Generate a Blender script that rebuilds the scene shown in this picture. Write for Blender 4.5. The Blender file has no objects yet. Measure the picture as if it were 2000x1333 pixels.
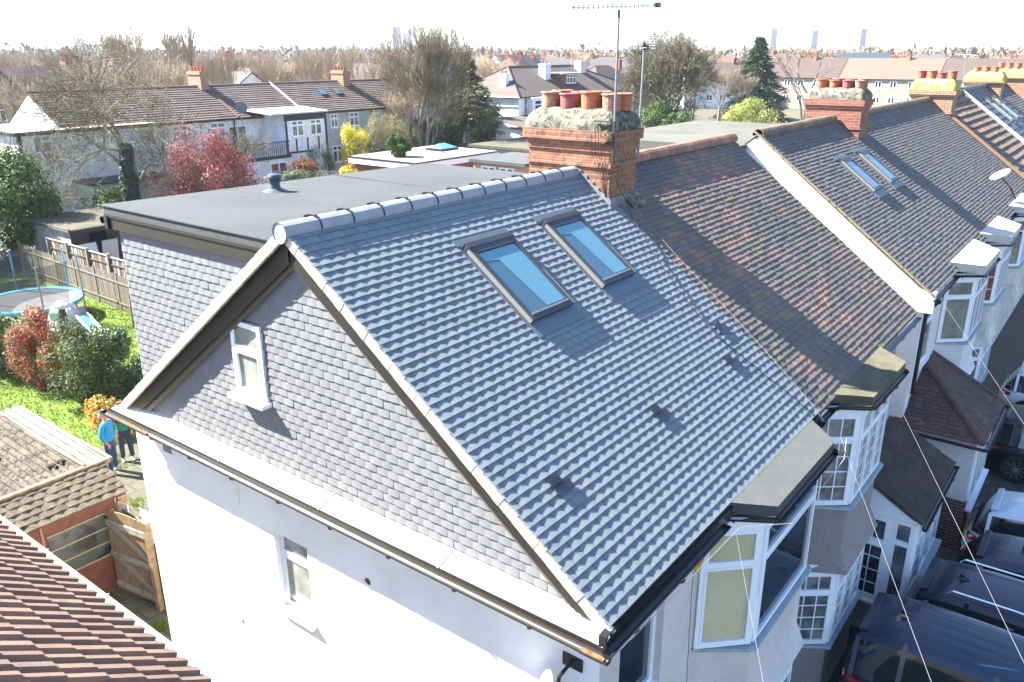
import bpy, math, random
from mathutils import Vector, Matrix
R = math.radians
sc = bpy.context.scene
COL = sc.collection
# ---------------------------------------------------------------- camera, sky, sun, exposure
cam = bpy.data.cameras.new('camera'); camo = bpy.data.objects.new('camera', cam); COL.objects.link(camo)
_yaw, _pit, _rol = 0.652087, 0.341773, -0.001841
_f = Vector((math.cos(_pit)*math.cos(_yaw), math.cos(_pit)*math.sin(_yaw), -math.sin(_pit)))
_r = Vector((math.sin(_yaw), -math.cos(_yaw), 0)); _u = _r.cross(_f)
_r2 = _r*math.cos(_rol)+_u*math.sin(_rol); _u2 = -_r*math.sin(_rol)+_u*math.cos(_rol)
CAMP = Vector((-5.0963, -2.8453, 4.6786))
camo.matrix_world = Matrix(((_r2.x, _u2.x, -_f.x, CAMP.x), (_r2.y, _u2.y, -_f.y, CAMP.y), (_r2.z, _u2.z, -_f.z, CAMP.z), (0, 0, 0, 1)))
cam.sensor_width = 36; cam.lens = 1588.34/2000*36; cam.clip_start = .1; cam.clip_end = 9000
sc.camera = camo
SUNV = Vector((-.40, 1.0, .95)).normalized()
w = bpy.data.worlds.new('World'); sc.world = w; w.use_nodes = True
sky = w.node_tree.nodes.new('ShaderNodeTexSky'); sky.sky_type = 'NISHITA'; sky.sun_disc = False
sky.sun_elevation = math.asin(SUNV.z); sky.sun_rotation = math.atan2(SUNV.x, SUNV.y)
sky.ozone_density = 4.5; sky.dust_density = .6
w.node_tree.links.new(sky.outputs[0], w.node_tree.nodes['Background'].inputs[0])
w.node_tree.nodes['Background'].inputs[1].default_value = .072
sl = bpy.data.lights.new('sun', 'SUN'); sl.energy = 5.0; sl.angle = R(.5); sl.color = (1, .95, .87)
so = bpy.data.objects.new('sun', sl); COL.objects.link(so); so.rotation_euler = SUNV.to_track_quat('Z', 'Y').to_euler()
sc.view_settings.view_transform = 'Standard'; sc.view_settings.look = 'None'
sc.view_settings.exposure = 2.7; sc.view_settings.gamma = 1
G = -5.6
# ---------------------------------------------------------------- materials
MATS = {}
def lk(nt, a, b): nt.links.new(a, b)
def M(name, col, rough=.85, col2=None, scale=4., col3=None, scale3=40., amt3=.5, bump=0., bscale=60., metal=0., attr=None, spec=.4, clear=0., coord='Object', thr=(.4, .62), thr3=(.55, .7), transl=0., alpha=1.):
    """noise-mixed surface; attr = list of colours picked by the per-face 'rnd' value"""
    if name in MATS: return MATS[name]
    m = bpy.data.materials.new(name); m.use_nodes = True; nt = m.node_tree; N = nt.nodes; b = N['Principled BSDF']
    b.inputs['Roughness'].default_value = rough; b.inputs['Metallic'].default_value = metal
    b.inputs['Specular IOR Level'].default_value = spec; b.inputs['Coat Weight'].default_value = clear
    b.inputs['Alpha'].default_value = alpha
    tc = N.new('ShaderNodeTexCoord'); out = None
    def noise(s, det=6):
        n = N.new('ShaderNodeTexNoise'); n.inputs['Scale'].default_value = s; n.inputs['Detail'].default_value = det
        n.inputs['Roughness'].default_value = .6; lk(nt, tc.outputs[coord], n.inputs['Vector']); return n
    def mix(fac, a, bb):
        x = N.new('ShaderNodeMix'); x.data_type = 'RGBA'
        for s, v in ((x.inputs[0], fac), (x.inputs[6], a), (x.inputs[7], bb)):
            if hasattr(v, 'node'): lk(nt, v, s)
            else: s.default_value = v if isinstance(v, float) else (*v, 1)
        return x.outputs[2]
    def ramp(src, lo, hi):
        r = N.new('ShaderNodeMapRange'); r.inputs[1].default_value = lo; r.inputs[2].default_value = hi
        lk(nt, src, r.inputs[0]); return r.outputs[0]
    base = col
    if attr:
        at = N.new('ShaderNodeAttribute'); at.attribute_name = 'rnd'
        cr = N.new('ShaderNodeValToRGB'); cr.color_ramp.interpolation = 'CONSTANT'
        els = cr.color_ramp.elements
        while len(els) < len(attr): els.new(.5)
        for i, c in enumerate(attr):
            els[i].position = i/len(attr); els[i].color = (*c, 1)
        lk(nt, at.outputs['Fac'], cr.inputs[0]); base = cr.outputs[0]
    if col2: base = mix(ramp(noise(scale).outputs['Fac'], *thr), base, col2)
    if col3: 
        f = ramp(noise(scale3, 3).outputs['Fac'], *thr3)
        mm = N.new('ShaderNodeMath'); mm.operation = 'MULTIPLY'; mm.inputs[1].default_value = amt3; lk(nt, f, mm.inputs[0])
        base = mix(mm.outputs[0], base, col3)
    if hasattr(base, 'node'): lk(nt, base, b.inputs['Base Color'])
    else: b.inputs['Base Color'].default_value = (*base, 1)
    if bump:
        bn = N.new('ShaderNodeBump'); bn.inputs['Strength'].default_value = min(1, bump); bn.inputs['Distance'].default_value = .02
        lk(nt, noise(bscale, 4).outputs['Fac'], bn.inputs['Height']); lk(nt, bn.outputs[0], b.inputs['Normal'])
    if transl:
        t = N.new('ShaderNodeBsdfTranslucent'); ms = N.new('ShaderNodeMixShader'); ms.inputs[0].default_value = transl
        if hasattr(base, 'node'): lk(nt, base, t.inputs[0])
        else: t.inputs[0].default_value = (*base, 1)
        lk(nt, b.outputs[0], ms.inputs[1]); lk(nt, t.outputs[0], ms.inputs[2]); lk(nt, ms.outputs[0], N['Material Output'].inputs[0])
    MATS[name] = m; return m
def brickmat(name, c1, c2, mortar, moss=None, bw=.225, bh=.075, plane=None, ms=.012, offs=.5, stain=.5, dark=(.05, .035, .03)):
    """bricks or blocks laid in object space: the wall's own plane picks the two axes"""
    if name in MATS: return MATS[name]
    m = bpy.data.materials.new(name); m.use_nodes = True; nt = m.node_tree; N = nt.nodes; b = N['Principled BSDF']
    b.inputs['Roughness'].default_value = .9
    tc = N.new('ShaderNodeTexCoord'); sp = N.new('ShaderNodeSeparateXYZ'); lk(nt, tc.outputs['Object'], sp.inputs[0])
    cb = N.new('ShaderNodeCombineXYZ')
    if plane == 'xy': lk(nt, sp.outputs[0], cb.inputs[0]); lk(nt, sp.outputs[1], cb.inputs[1])
    else:
        g = N.new('ShaderNodeNewGeometry'); s2 = N.new('ShaderNodeSeparateXYZ'); lk(nt, g.outputs['True Normal'], s2.inputs[0])
        ab = N.new('ShaderNodeMath'); ab.operation = 'ABSOLUTE'; lk(nt, s2.outputs[0], ab.inputs[0])
        gt = N.new('ShaderNodeMath'); gt.operation = 'GREATER_THAN'; gt.inputs[1].default_value = .7; lk(nt, ab.outputs[0], gt.inputs[0])
        mx = N.new('ShaderNodeMix'); lk(nt, gt.outputs[0], mx.inputs[0]); lk(nt, sp.outputs[0], mx.inputs[2]); lk(nt, sp.outputs[1], mx.inputs[3])
        lk(nt, mx.outputs[0], cb.inputs[0]); lk(nt, sp.outputs[2], cb.inputs[1])
    bt = N.new('ShaderNodeTexBrick'); bt.inputs['Scale'].default_value = 1; bt.inputs['Brick Width'].default_value = bw
    bt.inputs['Row Height'].default_value = bh; bt.inputs['Mortar Size'].default_value = ms; bt.offset = offs
    bt.inputs['Mortar Smooth'].default_value = .3
    bt.inputs['Color1'].default_value = (*c1, 1); bt.inputs['Color2'].default_value = (*c2, 1); bt.inputs['Mortar'].default_value = (*mortar, 1)
    lk(nt, cb.outputs[0], bt.inputs[0])
    n = N.new('ShaderNodeTexNoise'); n.inputs['Scale'].default_value = 14; n.inputs['Detail'].default_value = 6; lk(nt, tc.outputs['Object'], n.inputs['Vector'])
    r = N.new('ShaderNodeMapRange'); r.inputs[1].default_value = .5; r.inputs[2].default_value = .75; r.inputs[4].default_value = stain; lk(nt, n.outputs['Fac'], r.inputs[0])
    x = N.new('ShaderNodeMix'); x.data_type = 'RGBA'; lk(nt, r.outputs[0], x.inputs[0]); lk(nt, bt.outputs[0], x.inputs[6]); x.inputs[7].default_value = (*dark, 1)
    o = x.outputs[2]
    if moss:
        n2 = N.new('ShaderNodeTexNoise'); n2.inputs['Scale'].default_value = 5; n2.inputs['Detail'].default_value = 8; lk(nt, tc.outputs['Object'], n2.inputs['Vector'])
        r2 = N.new('ShaderNodeMapRange'); r2.inputs[1].default_value = moss[1]; r2.inputs[2].default_value = moss[1]+.08; lk(nt, n2.outputs['Fac'], r2.inputs[0])
        x2 = N.new('ShaderNodeMix'); x2.data_type = 'RGBA'; lk(nt, r2.outputs[0], x2.inputs[0]); lk(nt, o, x2.inputs[6]); x2.inputs[7].default_value = (*moss[0], 1); o = x2.outputs[2]
    lk(nt, o, b.inputs['Base Color'])
    bn = N.new('ShaderNodeBump'); bn.inputs['Strength'].default_value = .6; bn.inputs['Distance'].default_value = .01; bn.invert = True
    lk(nt, bt.outputs['Fac'], bn.inputs['Height']); lk(nt, bn.outputs[0], b.inputs['Normal'])
    MATS[name] = m; return m
# ---------------------------------------------------------------- mesh building
LOCAL = [False]
class MB:
    def __init__(s): s.v = []; s.f = []; s.m = []; s.r = []
    def poly(s, pts, m=0, r=0.):
        n = len(s.v); s.v += [tuple(p) for p in pts]; s.f.append(tuple(range(n, n+len(pts)))); s.m.append(m); s.r.append(r)
    def faces(s, vs, fs, m=0, r=0.):
        n = len(s.v); s.v += [tuple(p) for p in vs]
        for f in fs: s.f.append(tuple(n+i for i in f)); s.m.append(m); s.r.append(r)
    def obox(s, o, a, b, c, m=0, r=0.):
        o, a, b, c = map(Vector, (o, a, b, c))
        if a.cross(b).dot(c) < 0: a, b = b, a
        vs = [o, o+a, o+a+b, o+b, o+c, o+a+c, o+a+b+c, o+b+c]
        s.faces(vs, [(3, 2, 1, 0), (4, 5, 6, 7), (0, 1, 5, 4), (1, 2, 6, 5), (2, 3, 7, 6), (3, 0, 4, 7)], m, r)
    def box(s, x0, x1, y0, y1, z0, z1, m=0, r=0.):
        s.obox((x0, y0, z0), (x1-x0, 0, 0), (0, y1-y0, 0), (0, 0, z1-z0), m, r)
    def prism(s, pts, ext, m=0, mtop=None, r=0.):
        ext = Vector(ext); pts = [Vector(p) for p in pts]
        nn = sum(((pts[i]-pts[0]).cross(pts[i+1]-pts[0]) for i in range(1, len(pts)-1)), Vector())
        if nn.dot(ext) < 0: pts = pts[::-1]
        k = len(pts); vs = pts+[p+ext for p in pts]
        s.faces(vs, [tuple(range(k))[::-1]], m, r); s.faces(vs, [tuple(range(k, 2*k))], m if mtop is None else mtop, r)
        s.faces(vs, [(i, (i+1) % k, (i+1) % k+k, i+k) for i in range(k)], m, r)
    def tube(s, path, rad, n=6, m=0, r=0., cap=True):
        path = [Vector(p) for p in path]; rs = rad if isinstance(rad, (list, tuple)) else [rad]*len(path)
        n0 = len(s.v); prev = None
        for i, p in enumerate(path):
            t = (path[min(i+1, len(path)-1)]-path[max(i-1, 0)]).normalized()
            ref = Vector((0, 0, 1)) if abs(t.z) < .9 else Vector((1, 0, 0))
            if prev is None: a = t.cross(ref).normalized()
            else:
                a = prev-t*prev.dot(t)
                a = a.normalized() if a.length > 1e-6 else t.cross(ref).normalized()
            prev = a; b = t.cross(a)
            for k in range(n):
                an = 2*math.pi*k/n; s.v.append(tuple(p+(a*math.cos(an)+b*math.sin(an))*rs[i]))
        for i in range(len(path)-1):
            for k in range(n):
                q = n0+i*n+k; q2 = n0+i*n+(k+1) % n; s.f.append((q, q2, q2+n, q+n)); s.m.append(m); s.r.append(r)
        if cap:
            s.f.append(tuple(n0+k for k in range(n))[::-1]); s.m.append(m); s.r.append(r)
            l = n0+(len(path)-1)*n; s.f.append(tuple(l+k for k in range(n))); s.m.append(m); s.r.append(r)
    def lathe(s, prof, c, n=16, m=0, ax=(0, 0, 1), r=0.):
        c = Vector(c); ax = Vector(ax).normalized(); a = ax.orthogonal().normalized(); b = ax.cross(a); n0 = len(s.v)
        for rr, h in prof:
            for k in range(n):
                an = 2*math.pi*k/n; s.v.append(tuple(c+ax*h+(a*math.cos(an)+b*math.sin(an))*rr))
        for i in range(len(prof)-1):
            for k in range(n):
                q = n0+i*n+k; q2 = n0+i*n+(k+1) % n; s.f.append((q, q2, q2+n, q+n)); s.m.append(m); s.r.append(r)
    def build(s, name, mats, parent=None, smooth=False, local=False, wn=None):
        me = bpy.data.meshes.new(name); o0 = Vector((0, 0, 0))
        if parent is not None and not (local or LOCAL[0]):
            q = parent
            while q is not None: o0 += q.location; q = q.parent
        vs = s.v if o0.length == 0 else [(x-o0.x, y-o0.y, z-o0.z) for x, y, z in s.v]
        me.from_pydata(vs, [], s.f)
        if not isinstance(mats, (list, tuple)): mats = [mats]
        for m in mats: me.materials.append(m)
        me.polygons.foreach_set('material_index', s.m)
        a = me.attributes.new('rnd', 'FLOAT', 'FACE'); a.data.foreach_set('value', s.r)
        if smooth: me.polygons.foreach_set('use_smooth', [True]*len(s.f))
        me.update(); o = bpy.data.objects.new(name, me); COL.objects.link(o)
        if parent is not None: o.parent = parent
        return o
def tag(o, label, cat, group=None):
    o['label'] = label; o['category'] = cat
    if group: o['group'] = group
    return o
def thing(name, label, cat, loc=(0, 0, 0), group=None, rot=0):
    o = bpy.data.objects.new(name, None); o.empty_display_size = .3; COL.objects.link(o); o.location = loc; o.rotation_euler = (0, 0, rot)
    return tag(o, label, cat, group)
def struct(o, kind='structure'): o['kind'] = kind; return o
def copy_tree(o, parent=None):
    c = o.copy(); COL.objects.link(c)
    if parent is not None: c.parent = parent
    for ch in list(o.children): copy_tree(ch, c)
    return c
X, Y, Z = Vector((1, 0, 0)), Vector((0, 1, 0)), Vector((0, 0, 1))
def bevel(o, wd=.01, seg=2):
    b = o.modifiers.new('bevel', 'BEVEL'); b.width = wd; b.segments = seg; b.limit_method = 'ANGLE'; return o
# wall with window holes cut in it; U runs left to right seen from outside
def wall_holes(mb, P, U, W, H, holes=(), depth=.09, m=0, mr=None):
    P, U = Vector(P), Vector(U); N = U.cross(Z)
    us = sorted({0, W, *[h[0] for h in holes], *[h[1] for h in holes]}); vs = sorted({0, H, *[h[2] for h in holes], *[h[3] for h in holes]})
    pt = lambda u, v, d=0: P+U*u+Z*v-N*d
    for i in range(len(us)-1):
        for j in range(len(vs)-1):
            cu, cv = (us[i]+us[i+1])/2, (vs[j]+vs[j+1])/2
            if any(h[0] < cu < h[1] and h[2] < cv < h[3] for h in holes): continue
            mb.poly([pt(us[i], vs[j]), pt(us[i+1], vs[j]), pt(us[i+1], vs[j+1]), pt(us[i], vs[j+1])], m)
    for a, b, c, d in holes:
        k = m if mr is None else mr
        mb.poly([pt(a, c), pt(a, c, depth), pt(b, c, depth), pt(b, c)], k); mb.poly([pt(a, d), pt(b, d), pt(b, d, depth), pt(a, d, depth)], k)
        mb.poly([pt(a, c), pt(a, d), pt(a, d, depth), pt(a, c, depth)], k); mb.poly([pt(b, c), pt(b, c, depth), pt(b, d, depth), pt(b, d)], k)
pvc = M('white_pvc', (.78, .8, .83), .35, spec=.5)
glass = M('window_glass', (.03, .045, .055), .04, spec=1., col2=(.012, .02, .025), scale=1.6, bump=.12, bscale=2.5)
sheer = M('window_net_curtain', (.2, .22, .21), .1, spec=.9, col2=(.08, .1, .11), scale=3.5, thr=(.42, .58), col3=(.03, .04, .05), scale3=1.3, amt3=.8, bump=.1, bscale=3)
cream_glass = M('window_cream_reflection', (.52, .48, .3), .1, spec=.8, col2=(.4, .37, .22), scale=1.4, thr=(.4, .7), col3=(.42, .38, .24), scale3=9, amt3=.35, bump=.08, bscale=3)  # yellowish reflection painted into the pane colour, no blind behind it
obscure = M('obscured_glass', (.27, .28, .24), .25, spec=.6, col2=(.12, .13, .11), scale=1.6)
lead = M('lead_flashing', (0.18, 0.192, 0.204), .55, col2=(0.12, 0.132, 0.144), scale=8)
def window(par, P, U, W, H, cols=(1,), tr=0., geo=None, gm=None, sill=.06, lab=None, fr=.06, proud=.035, frm=None, tonly=None, sillm=None, up=None):
    """P bottom-left seen from outside; cols = relative widths; tr = height share of the top lights; geo = (bars across, down)"""
    P, U = Vector(P), Vector(U).normalized(); up = up or Z; N = U.cross(up); gm = gm or glass; frm = frm or pvc
    a = MB(); g = MB(); bx = lambda u0, u1, v0, v1, d0, d1, t=a: t.obox(P+U*u0+up*v0+N*d0, U*(u1-u0), up*(v1-v0), N*(d1-d0))
    bx(0, fr, 0, H, -.02, proud); bx(W-fr, W, 0, H, -.02, proud); bx(fr, W-fr, 0, fr, -.02, proud); bx(fr, W-fr, H-fr, H, -.02, proud)
    tot = sum(cols); x = 0; zt = H*(1-tr)
    for i, c in enumerate(cols):
        x0 = x*W/tot; x += c; x1 = x*W/tot
        if i: bx(x0-fr*.45, x0+fr*.45, fr, H-fr, -.02, proud-.004)
        l = x0+(fr if i == 0 else fr*.45); r_ = x1-(fr if i == len(cols)-1 else fr*.45)
        hast = tr and (tonly is None or i in tonly)
        if hast: bx(l, r_, zt-fr*.5, zt+fr*.5, -.02, proud-.006)
        for v0, v1, tp in ([(fr, zt-fr*.5, 0), (zt+fr*.5, H-fr, 1)] if hast else [(fr, H-fr, 0)]):
            f2 = fr*.5
            if min(r_-l, v1-v0) > .25:
                bx(l, l+f2, v0, v1, 0, proud+.008); bx(r_-f2, r_, v0, v1, 0, proud+.008); bx(l+f2, r_-f2, v0, v0+f2, 0, proud+.008); bx(l+f2, r_-f2, v1-f2, v1, 0, proud+.008)
            g.poly([P+U*l+up*v0+N*.006, P+U*r_+up*v0+N*.006, P+U*r_+up*v1+N*.006, P+U*l+up*v1+N*.006])
            if geo:
                nx, ny = geo; ny = max(1, round(ny*(v1-v0)/H*1.15)); b = .009
                for k in range(1, nx): q = l+(r_-l)*k/nx; bx(q-b, q+b, v0, v1, .007, .016)
                for k in range(1, ny): q = v0+(v1-v0)*k/ny; bx(l, r_, q-b, q+b, .007, .0155)
    o = a.build('window', frm, par)
    if lab: o['label'] = lab
    g.build('pane', gm, o)
    if sill:
        s = MB(); s.obox(P-U*.05-up*.05-N*.02, U*(W+.1), up*.05, N*(sill+.06)); s.build('sill', sillm or pvc, o)
    return o
# tiled roof slope as real overlapping tiles. O eave corner, U along the eave, D up the slope
def tiles(mb, O, U, D, L, S, w=.165, g=.098, T=.012, cam_=.004, til=.10, jit=.0015, seed=1, skip=None, nseg=4, m=0, rfn=None, base=.02, gap=.0015, stag=.5, prof=None):
    O, U, D = Vector(O), Vector(U).normalized(), Vector(D).normalized(); N = U.cross(D)
    if N.z < 0 and abs(N.z) > .01: N = -N
    rd = random.Random(seed); rows = int(S/g+.5); us = [i/nseg for i in range(nseg+1)]
    for k in range(rows):
        s0 = k*g; s1 = min(s0+g*1.12, S+.02); x = -(w*stag if k % 2 else 0)
        while x < L-1e-4:
            a = max(x, 0)+gap; b = min(x+w, L)-gap
            if b-a > .02 and not (skip and skip((a+b)/2, s0+g/2)):
                dj = rd.uniform(-jit, jit); dt = rd.uniform(-jit, jit); ds = rd.uniform(-jit, jit)*1.2; r = rfn((a+b)/2, s0, rd) if rfn else rd.random()
                h0 = base+dj; n = len(mb.v); vs = []
                for u in us:
                    uu = (a+(b-a)*u-x)/w
                    c = prof(uu) if prof else cam_*(1-(2*uu-1)**2)
                    p = O+U*(a+(b-a)*u); h = h0+c+dt*(2*u-1)
                    vs += [p+D*(s0+ds)+N*(h-T-.004), p+D*(s0+ds)+N*h, p+D*s1+N*(h-til*(s1-s0))]
                q = len(us); fs = []
                for i in range(q-1): fs += [(3*i, 3*i+3, 3*i+4, 3*i+1), (3*i+1, 3*i+4, 3*i+5, 3*i+2)]
                fs += [(0, 1, 2), (3*q-3, 3*q-1, 3*q-2)]
                mb.faces(vs, fs, m, r)
            x += w
def ridge(mb, A, B, rad=.11, seg=.45, n=8, lift=0., jit=.004, seed=3, clips=None, m=0, rfn=None):
    A, B = Vector(A), Vector(B); D = (B-A); L = D.length; D.normalize(); S = D.cross(Z).normalized(); Un = S.cross(D); rd = random.Random(seed); k = max(1, round(L/seg)); q = L/k
    for i in range(k):
        p = A+D*(i*q)+Un*(lift+rd.uniform(-jit, jit)); p2 = A+D*((i+1)*q-.006)+Un*(lift+rd.uniform(-jit, jit)); vs = []
        for e, rr in ((p, rad), (p2, rad*.97)):
            for t in range(n+1):
                an = math.pi*(-.08+1.16*t/n); vs.append(e+S*math.cos(an)*rr+Un*math.sin(an)*rr)
            for t in range(n+1):
                an = math.pi*(-.08+1.16*t/n); vs.append(e+S*math.cos(an)*(rr-.016)+Un*math.sin(an)*(rr-.016))
        h = n+1; fs = [(t, t+1, t+1+2*h, t+2*h) for t in range(n)]+[(t+h+1, t+h, t, t+1) for t in range(n)]+[(t+2*h, t+1+2*h, t+1+3*h, t+3*h) for t in range(n)]
        mb.faces(vs, fs, m, rd.random())
        if clips is not None and i:
            cm = MB(); clips.append(cm); c = A+D*(i*q); cm.tube([c+S*math.cos(a)*(rad+.004)+Un*(lift+math.sin(a)*(rad+.004)) for a in [math.pi*j/8 for j in range(9)]], .009, 5)
            cm.obox(c-D*.025-S*.03+Un*(lift+rad+.002), D*.05, S*.06, Un*.01)
            cm.obox(c-D*.05-S*(rad*.75)+Un*(lift+rad*.62), D*.09, -S*.02, Un*.05)
def pot(mb, c, h=.28, r=.11, n=18, m=0, rr=0.):
    mb.lathe([(r*.93, 0), (r*.98, h*.3), (r, h*.74), (r*1.02, h*.76), (r*1.02, h*.8), (r, h*.82), (r*1.02, h*.88), (r*1.14, h*.9), (r*1.16, h*.96), (r*1.1, h), (r*.95, h), (r*.85, h*.94), (r*.82, h*.2), (.001, h*.15)], c, n, m, r=rr)
def chimney(par, x0, x1, y0, y1, zb, zt, mats, seed=1, corb=(.0, .035, .07), band=None, courses=.075, pots=(), potm=None, flm=None, flh=.18, potr=.11, poth=.27, name='chimney', detail=True, lab=None):
    rd = random.Random(seed); a = MB(); z = zt; zs = []
    while z > zb: zs.append(z); z -= courses
    for i, zz in enumerate(zs):
        e = corb[-1-i] if i < len(corb) else 0
        if band and any(abs(zz-courses-b) < courses*.5 for b in band): e = .03
        j = (lambda: rd.uniform(-.004, .004)) if detail else (lambda: 0)
        a.box(x0-e+j(), x1+e+j(), y0-e+j(), y1+e+j(), zz-courses, zz-(.0 if i == 0 or not detail else .001))
    o = a.build(name, mats, par)
    if lab: o['label'] = lab
    e = corb[-1]; f = MB(); q = .14
    lo = [(x0-e+.03, y0-e+.03), (x1+e-.03, y0-e+.03), (x1+e-.03, y1+e-.03), (x0-e+.03, y1+e-.03)]
    hi = [(x0+q, y0+q), (x1-q, y0+q), (x1-q, y1-q), (x0+q, y1-q)]
    n = 12; prev = None
    def ring(t, z):
        P = []
        for k in range(4):
            for s in range(n):
                u = s/n; A = Vector(lo[k]).lerp(Vector(hi[k]), t); B = Vector(lo[(k+1) % 4]).lerp(Vector(hi[(k+1) % 4]), t); c = A.lerp(B, u)
                P.append((c.x+rd.uniform(-.006, .006), c.y+rd.uniform(-.006, .006), z+rd.uniform(-.008, .008)))
        return P
    rs = [ring(0, zt-.01), ring(0, zt+flh*.3), ring(.22, zt+flh*.62), ring(.7, zt+flh*.9), ring(1, zt+flh)]; vs = sum(rs, []); K = 4*n
    fs = [(r_*K+i, r_*K+(i+1) % K, (r_+1)*K+(i+1) % K, (r_+1)*K+i) for r_ in range(4) for i in range(K)]+[tuple(range(4*K, 5*K))]
    f.faces(vs, fs); f.build('flaunching', flm, o, smooth=True)
    for i, (px, py) in enumerate(pots):
        b = MB(); pot(b, (px, py, zt+flh-.03), poth*rd.uniform(.88, 1.1), potr*rd.uniform(.93, 1.07)); b.build('chimney_pot', potm[i % len(potm)], o, smooth=False)
    return o
def gutter(par, A, B, r=.055, m=None, name='gutter', brk=.9, jit=0, lip=None):
    A, B = Vector(A), Vector(B); D = (B-A).normalized(); S = D.cross(Z).normalized(); a = MB(); n = 8; vs = []
    for e in (A, B):
        for rr in (r, r-.006):
            for t in range(n+1): an = math.pi*(1+t/n); vs.append(e+S*math.cos(an)*rr+Z*math.sin(an)*rr)
    h = n+1
    a.faces(vs, [(t+2*h, t+1+2*h, t+1, t) for t in range(n)]+[(t+h, t+1+h, t+1+3*h, t+3*h) for t in range(n)]+[(0, h, 3*h, 2*h), (n, 2*h+n, 3*h+n, h+n)])
    a.poly(vs[0:h]); a.poly(vs[2*h:3*h][::-1])
    k = int((B-A).length/brk)
    for i in range(k):
        c = A+D*(brk*(i+.5)); pts = [c+S*math.cos(an)*(r+.012)+Z*math.sin(an)*(r+.012) for an in [math.pi*(1+t/6) for t in range(7)]]; a.tube(pts, .009, 5)
    return a.build(name, m or black, par)
black = M('black_pvc', (.012, .012, .014), .35, spec=.5)
# ---------------------------------------------------------------- shared house materials
white_render = M('white_render', (.80, .79, .77), .9, col2=(.74, .72, .69), scale=1.1, col3=(.6, .55, .5), scale3=55, amt3=.12, bump=.25, bscale=90)
roughcast = M('cream_roughcast', (0.675, 0.6125, 0.575), .95, col2=(0.5875, 0.525, 0.4875), scale=1.5, col3=(0.375, 0.275, 0.225), scale3=45, amt3=.45, bump=.9, bscale=70, thr3=(.6, .68))
pebble = M('pebbledash', (.30, .26, .25), .95, col2=(.19, .165, .165), scale=55, thr=(.45, .55), col3=(.5, .45, .4), scale3=110, amt3=.8, bump=1, bscale=90, thr3=(.55, .62))
pebble_w = M('white_roughcast', (0.713, 0.7015, 0.69), .95, col2=(0.575, 0.5635, 0.5635), scale=60, thr=(.5, .6), bump=1, bscale=80)
oldwhite = M('aged_white_paint', (.6, .57, .52), .9, col2=(.45, .42, .36), scale=2, col3=(.16, .17, .1), scale3=9, amt3=.5, bump=.5)
newtile = M('new_grey_tile', (.2, .2, .2), .92, attr=[(.158, .187, .206), (.168, .197, .216), (.151, .18, .199), (.175, .204, .223)], col2=(.18, .203, .218), scale=3, col3=(.3, .31, .31), scale3=130, amt3=.25, bump=.3, bscale=260, thr3=(.62, .7), spec=.12)
hungtile = M('hung_grey_tile', (0.186, 0.186, 0.186), .9, attr=[(0.1721, 0.1748, 0.1767), (0.1637, 0.1665, 0.1693), (0.1795, 0.1823, 0.1832), (0.1683, 0.1711, 0.1739), (0.186, 0.1888, 0.1897)], col2=(0.16, 0.1628, 0.1665), scale=3, col3=(0.279, 0.279, 0.279), scale3=100, amt3=.2, bump=.25, bscale=200, thr3=(.68, .74), spec=.15)
grid_tile = M('ridge_grey', (.3, .3, .31), .7, col2=(.25, .255, .27), scale=5, bump=.15, bscale=150)
oldtile = M('old_clay_tile', (0.122, 0.122, 0.122), .9, attr=[(0.1769, 0.1366, 0.122), (0.1586, 0.1269, 0.1196), (0.1952, 0.144, 0.122), (0.1464, 0.122, 0.1171), (0.183, 0.1379, 0.122), (0.1708, 0.1318, 0.122), (0.1562, 0.1318, 0.1122), (0.2013, 0.1464, 0.1159), (0.2867, 0.1586, 0.1159), (0.1586, 0.1244, 0.1159)], col2=(0.1159, 0.1122, 0.1074), scale=.9, thr=(.42, .6), col3=(0.1708, 0.1708, 0.0671), scale3=5, amt3=.65, bump=.5, bscale=120, thr3=(.56, .64), spec=.15)
oldtile2 = M('old_dark_tile', (0.132, 0.132, 0.132), .9, attr=[(0.132, 0.1166, 0.1056), (0.1188, 0.1078, 0.1056), (0.1452, 0.1232, 0.1056), (0.1166, 0.1056, 0.1034), (0.1584, 0.132, 0.1122), (0.1254, 0.1122, 0.1056), (0.1452, 0.1254, 0.1056)], col2=(0.099, 0.0946, 0.0946), scale=2, col3=(0.264, 0.2244, 0.1716), scale3=22, amt3=.6, bump=.5, bscale=120, thr3=(.6, .68))
redridge = M('red_ridge_tile', (.3, .13, .08), .85, attr=[(.3, .12, .075), (.36, .15, .09), (.25, .1, .07), (.33, .15, .1)], col2=(.2, .12, .08), scale=6, col3=(.28, .26, .1), scale3=15, amt3=.5, bump=.3)
mortarbed = M('mortar_verge', (0.4862, 0.4395, 0.3366), .95, col2=(0.3927, 0.3553, 0.2805), scale=12, bump=.5)
barge = M('brown_bargeboard', (0.0176, 0.0152, 0.0112), .6, col2=(0.0144, 0.012, 0.0096), scale=2)
bargetrim = M('beige_trim', (.1, .085, .055), .6)
felt = M('mineral_felt', (.064, .07, .073), .95, col2=(.046, .051, .054), scale=.8, thr=(.4, .66), col3=(.12, .125, .125), scale3=120, amt3=.7, bump=.9, bscale=190, thr3=(.5, .6))
felt_l = M('pale_mineral_felt', (.062, .067, .067), .95, col2=(.052, .057, .058), scale=3, col3=(.12, .12, .11), scale3=150, amt3=.6, bump=.7, bscale=190, thr3=(.5, .6))
felt_m = M('mossy_felt', (0.0988, 0.0884, 0.0572), .95, col2=(0.0624, 0.0624, 0.0364), scale=3, col3=(0.0364, 0.0416, 0.0182), scale3=9, amt3=.7, bump=.6, bscale=80)
felt_w = M('white_painted_felt', (0.48, 0.464, 0.416), .8, col2=(0.4, 0.376, 0.304), scale=4, bump=.3)
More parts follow.
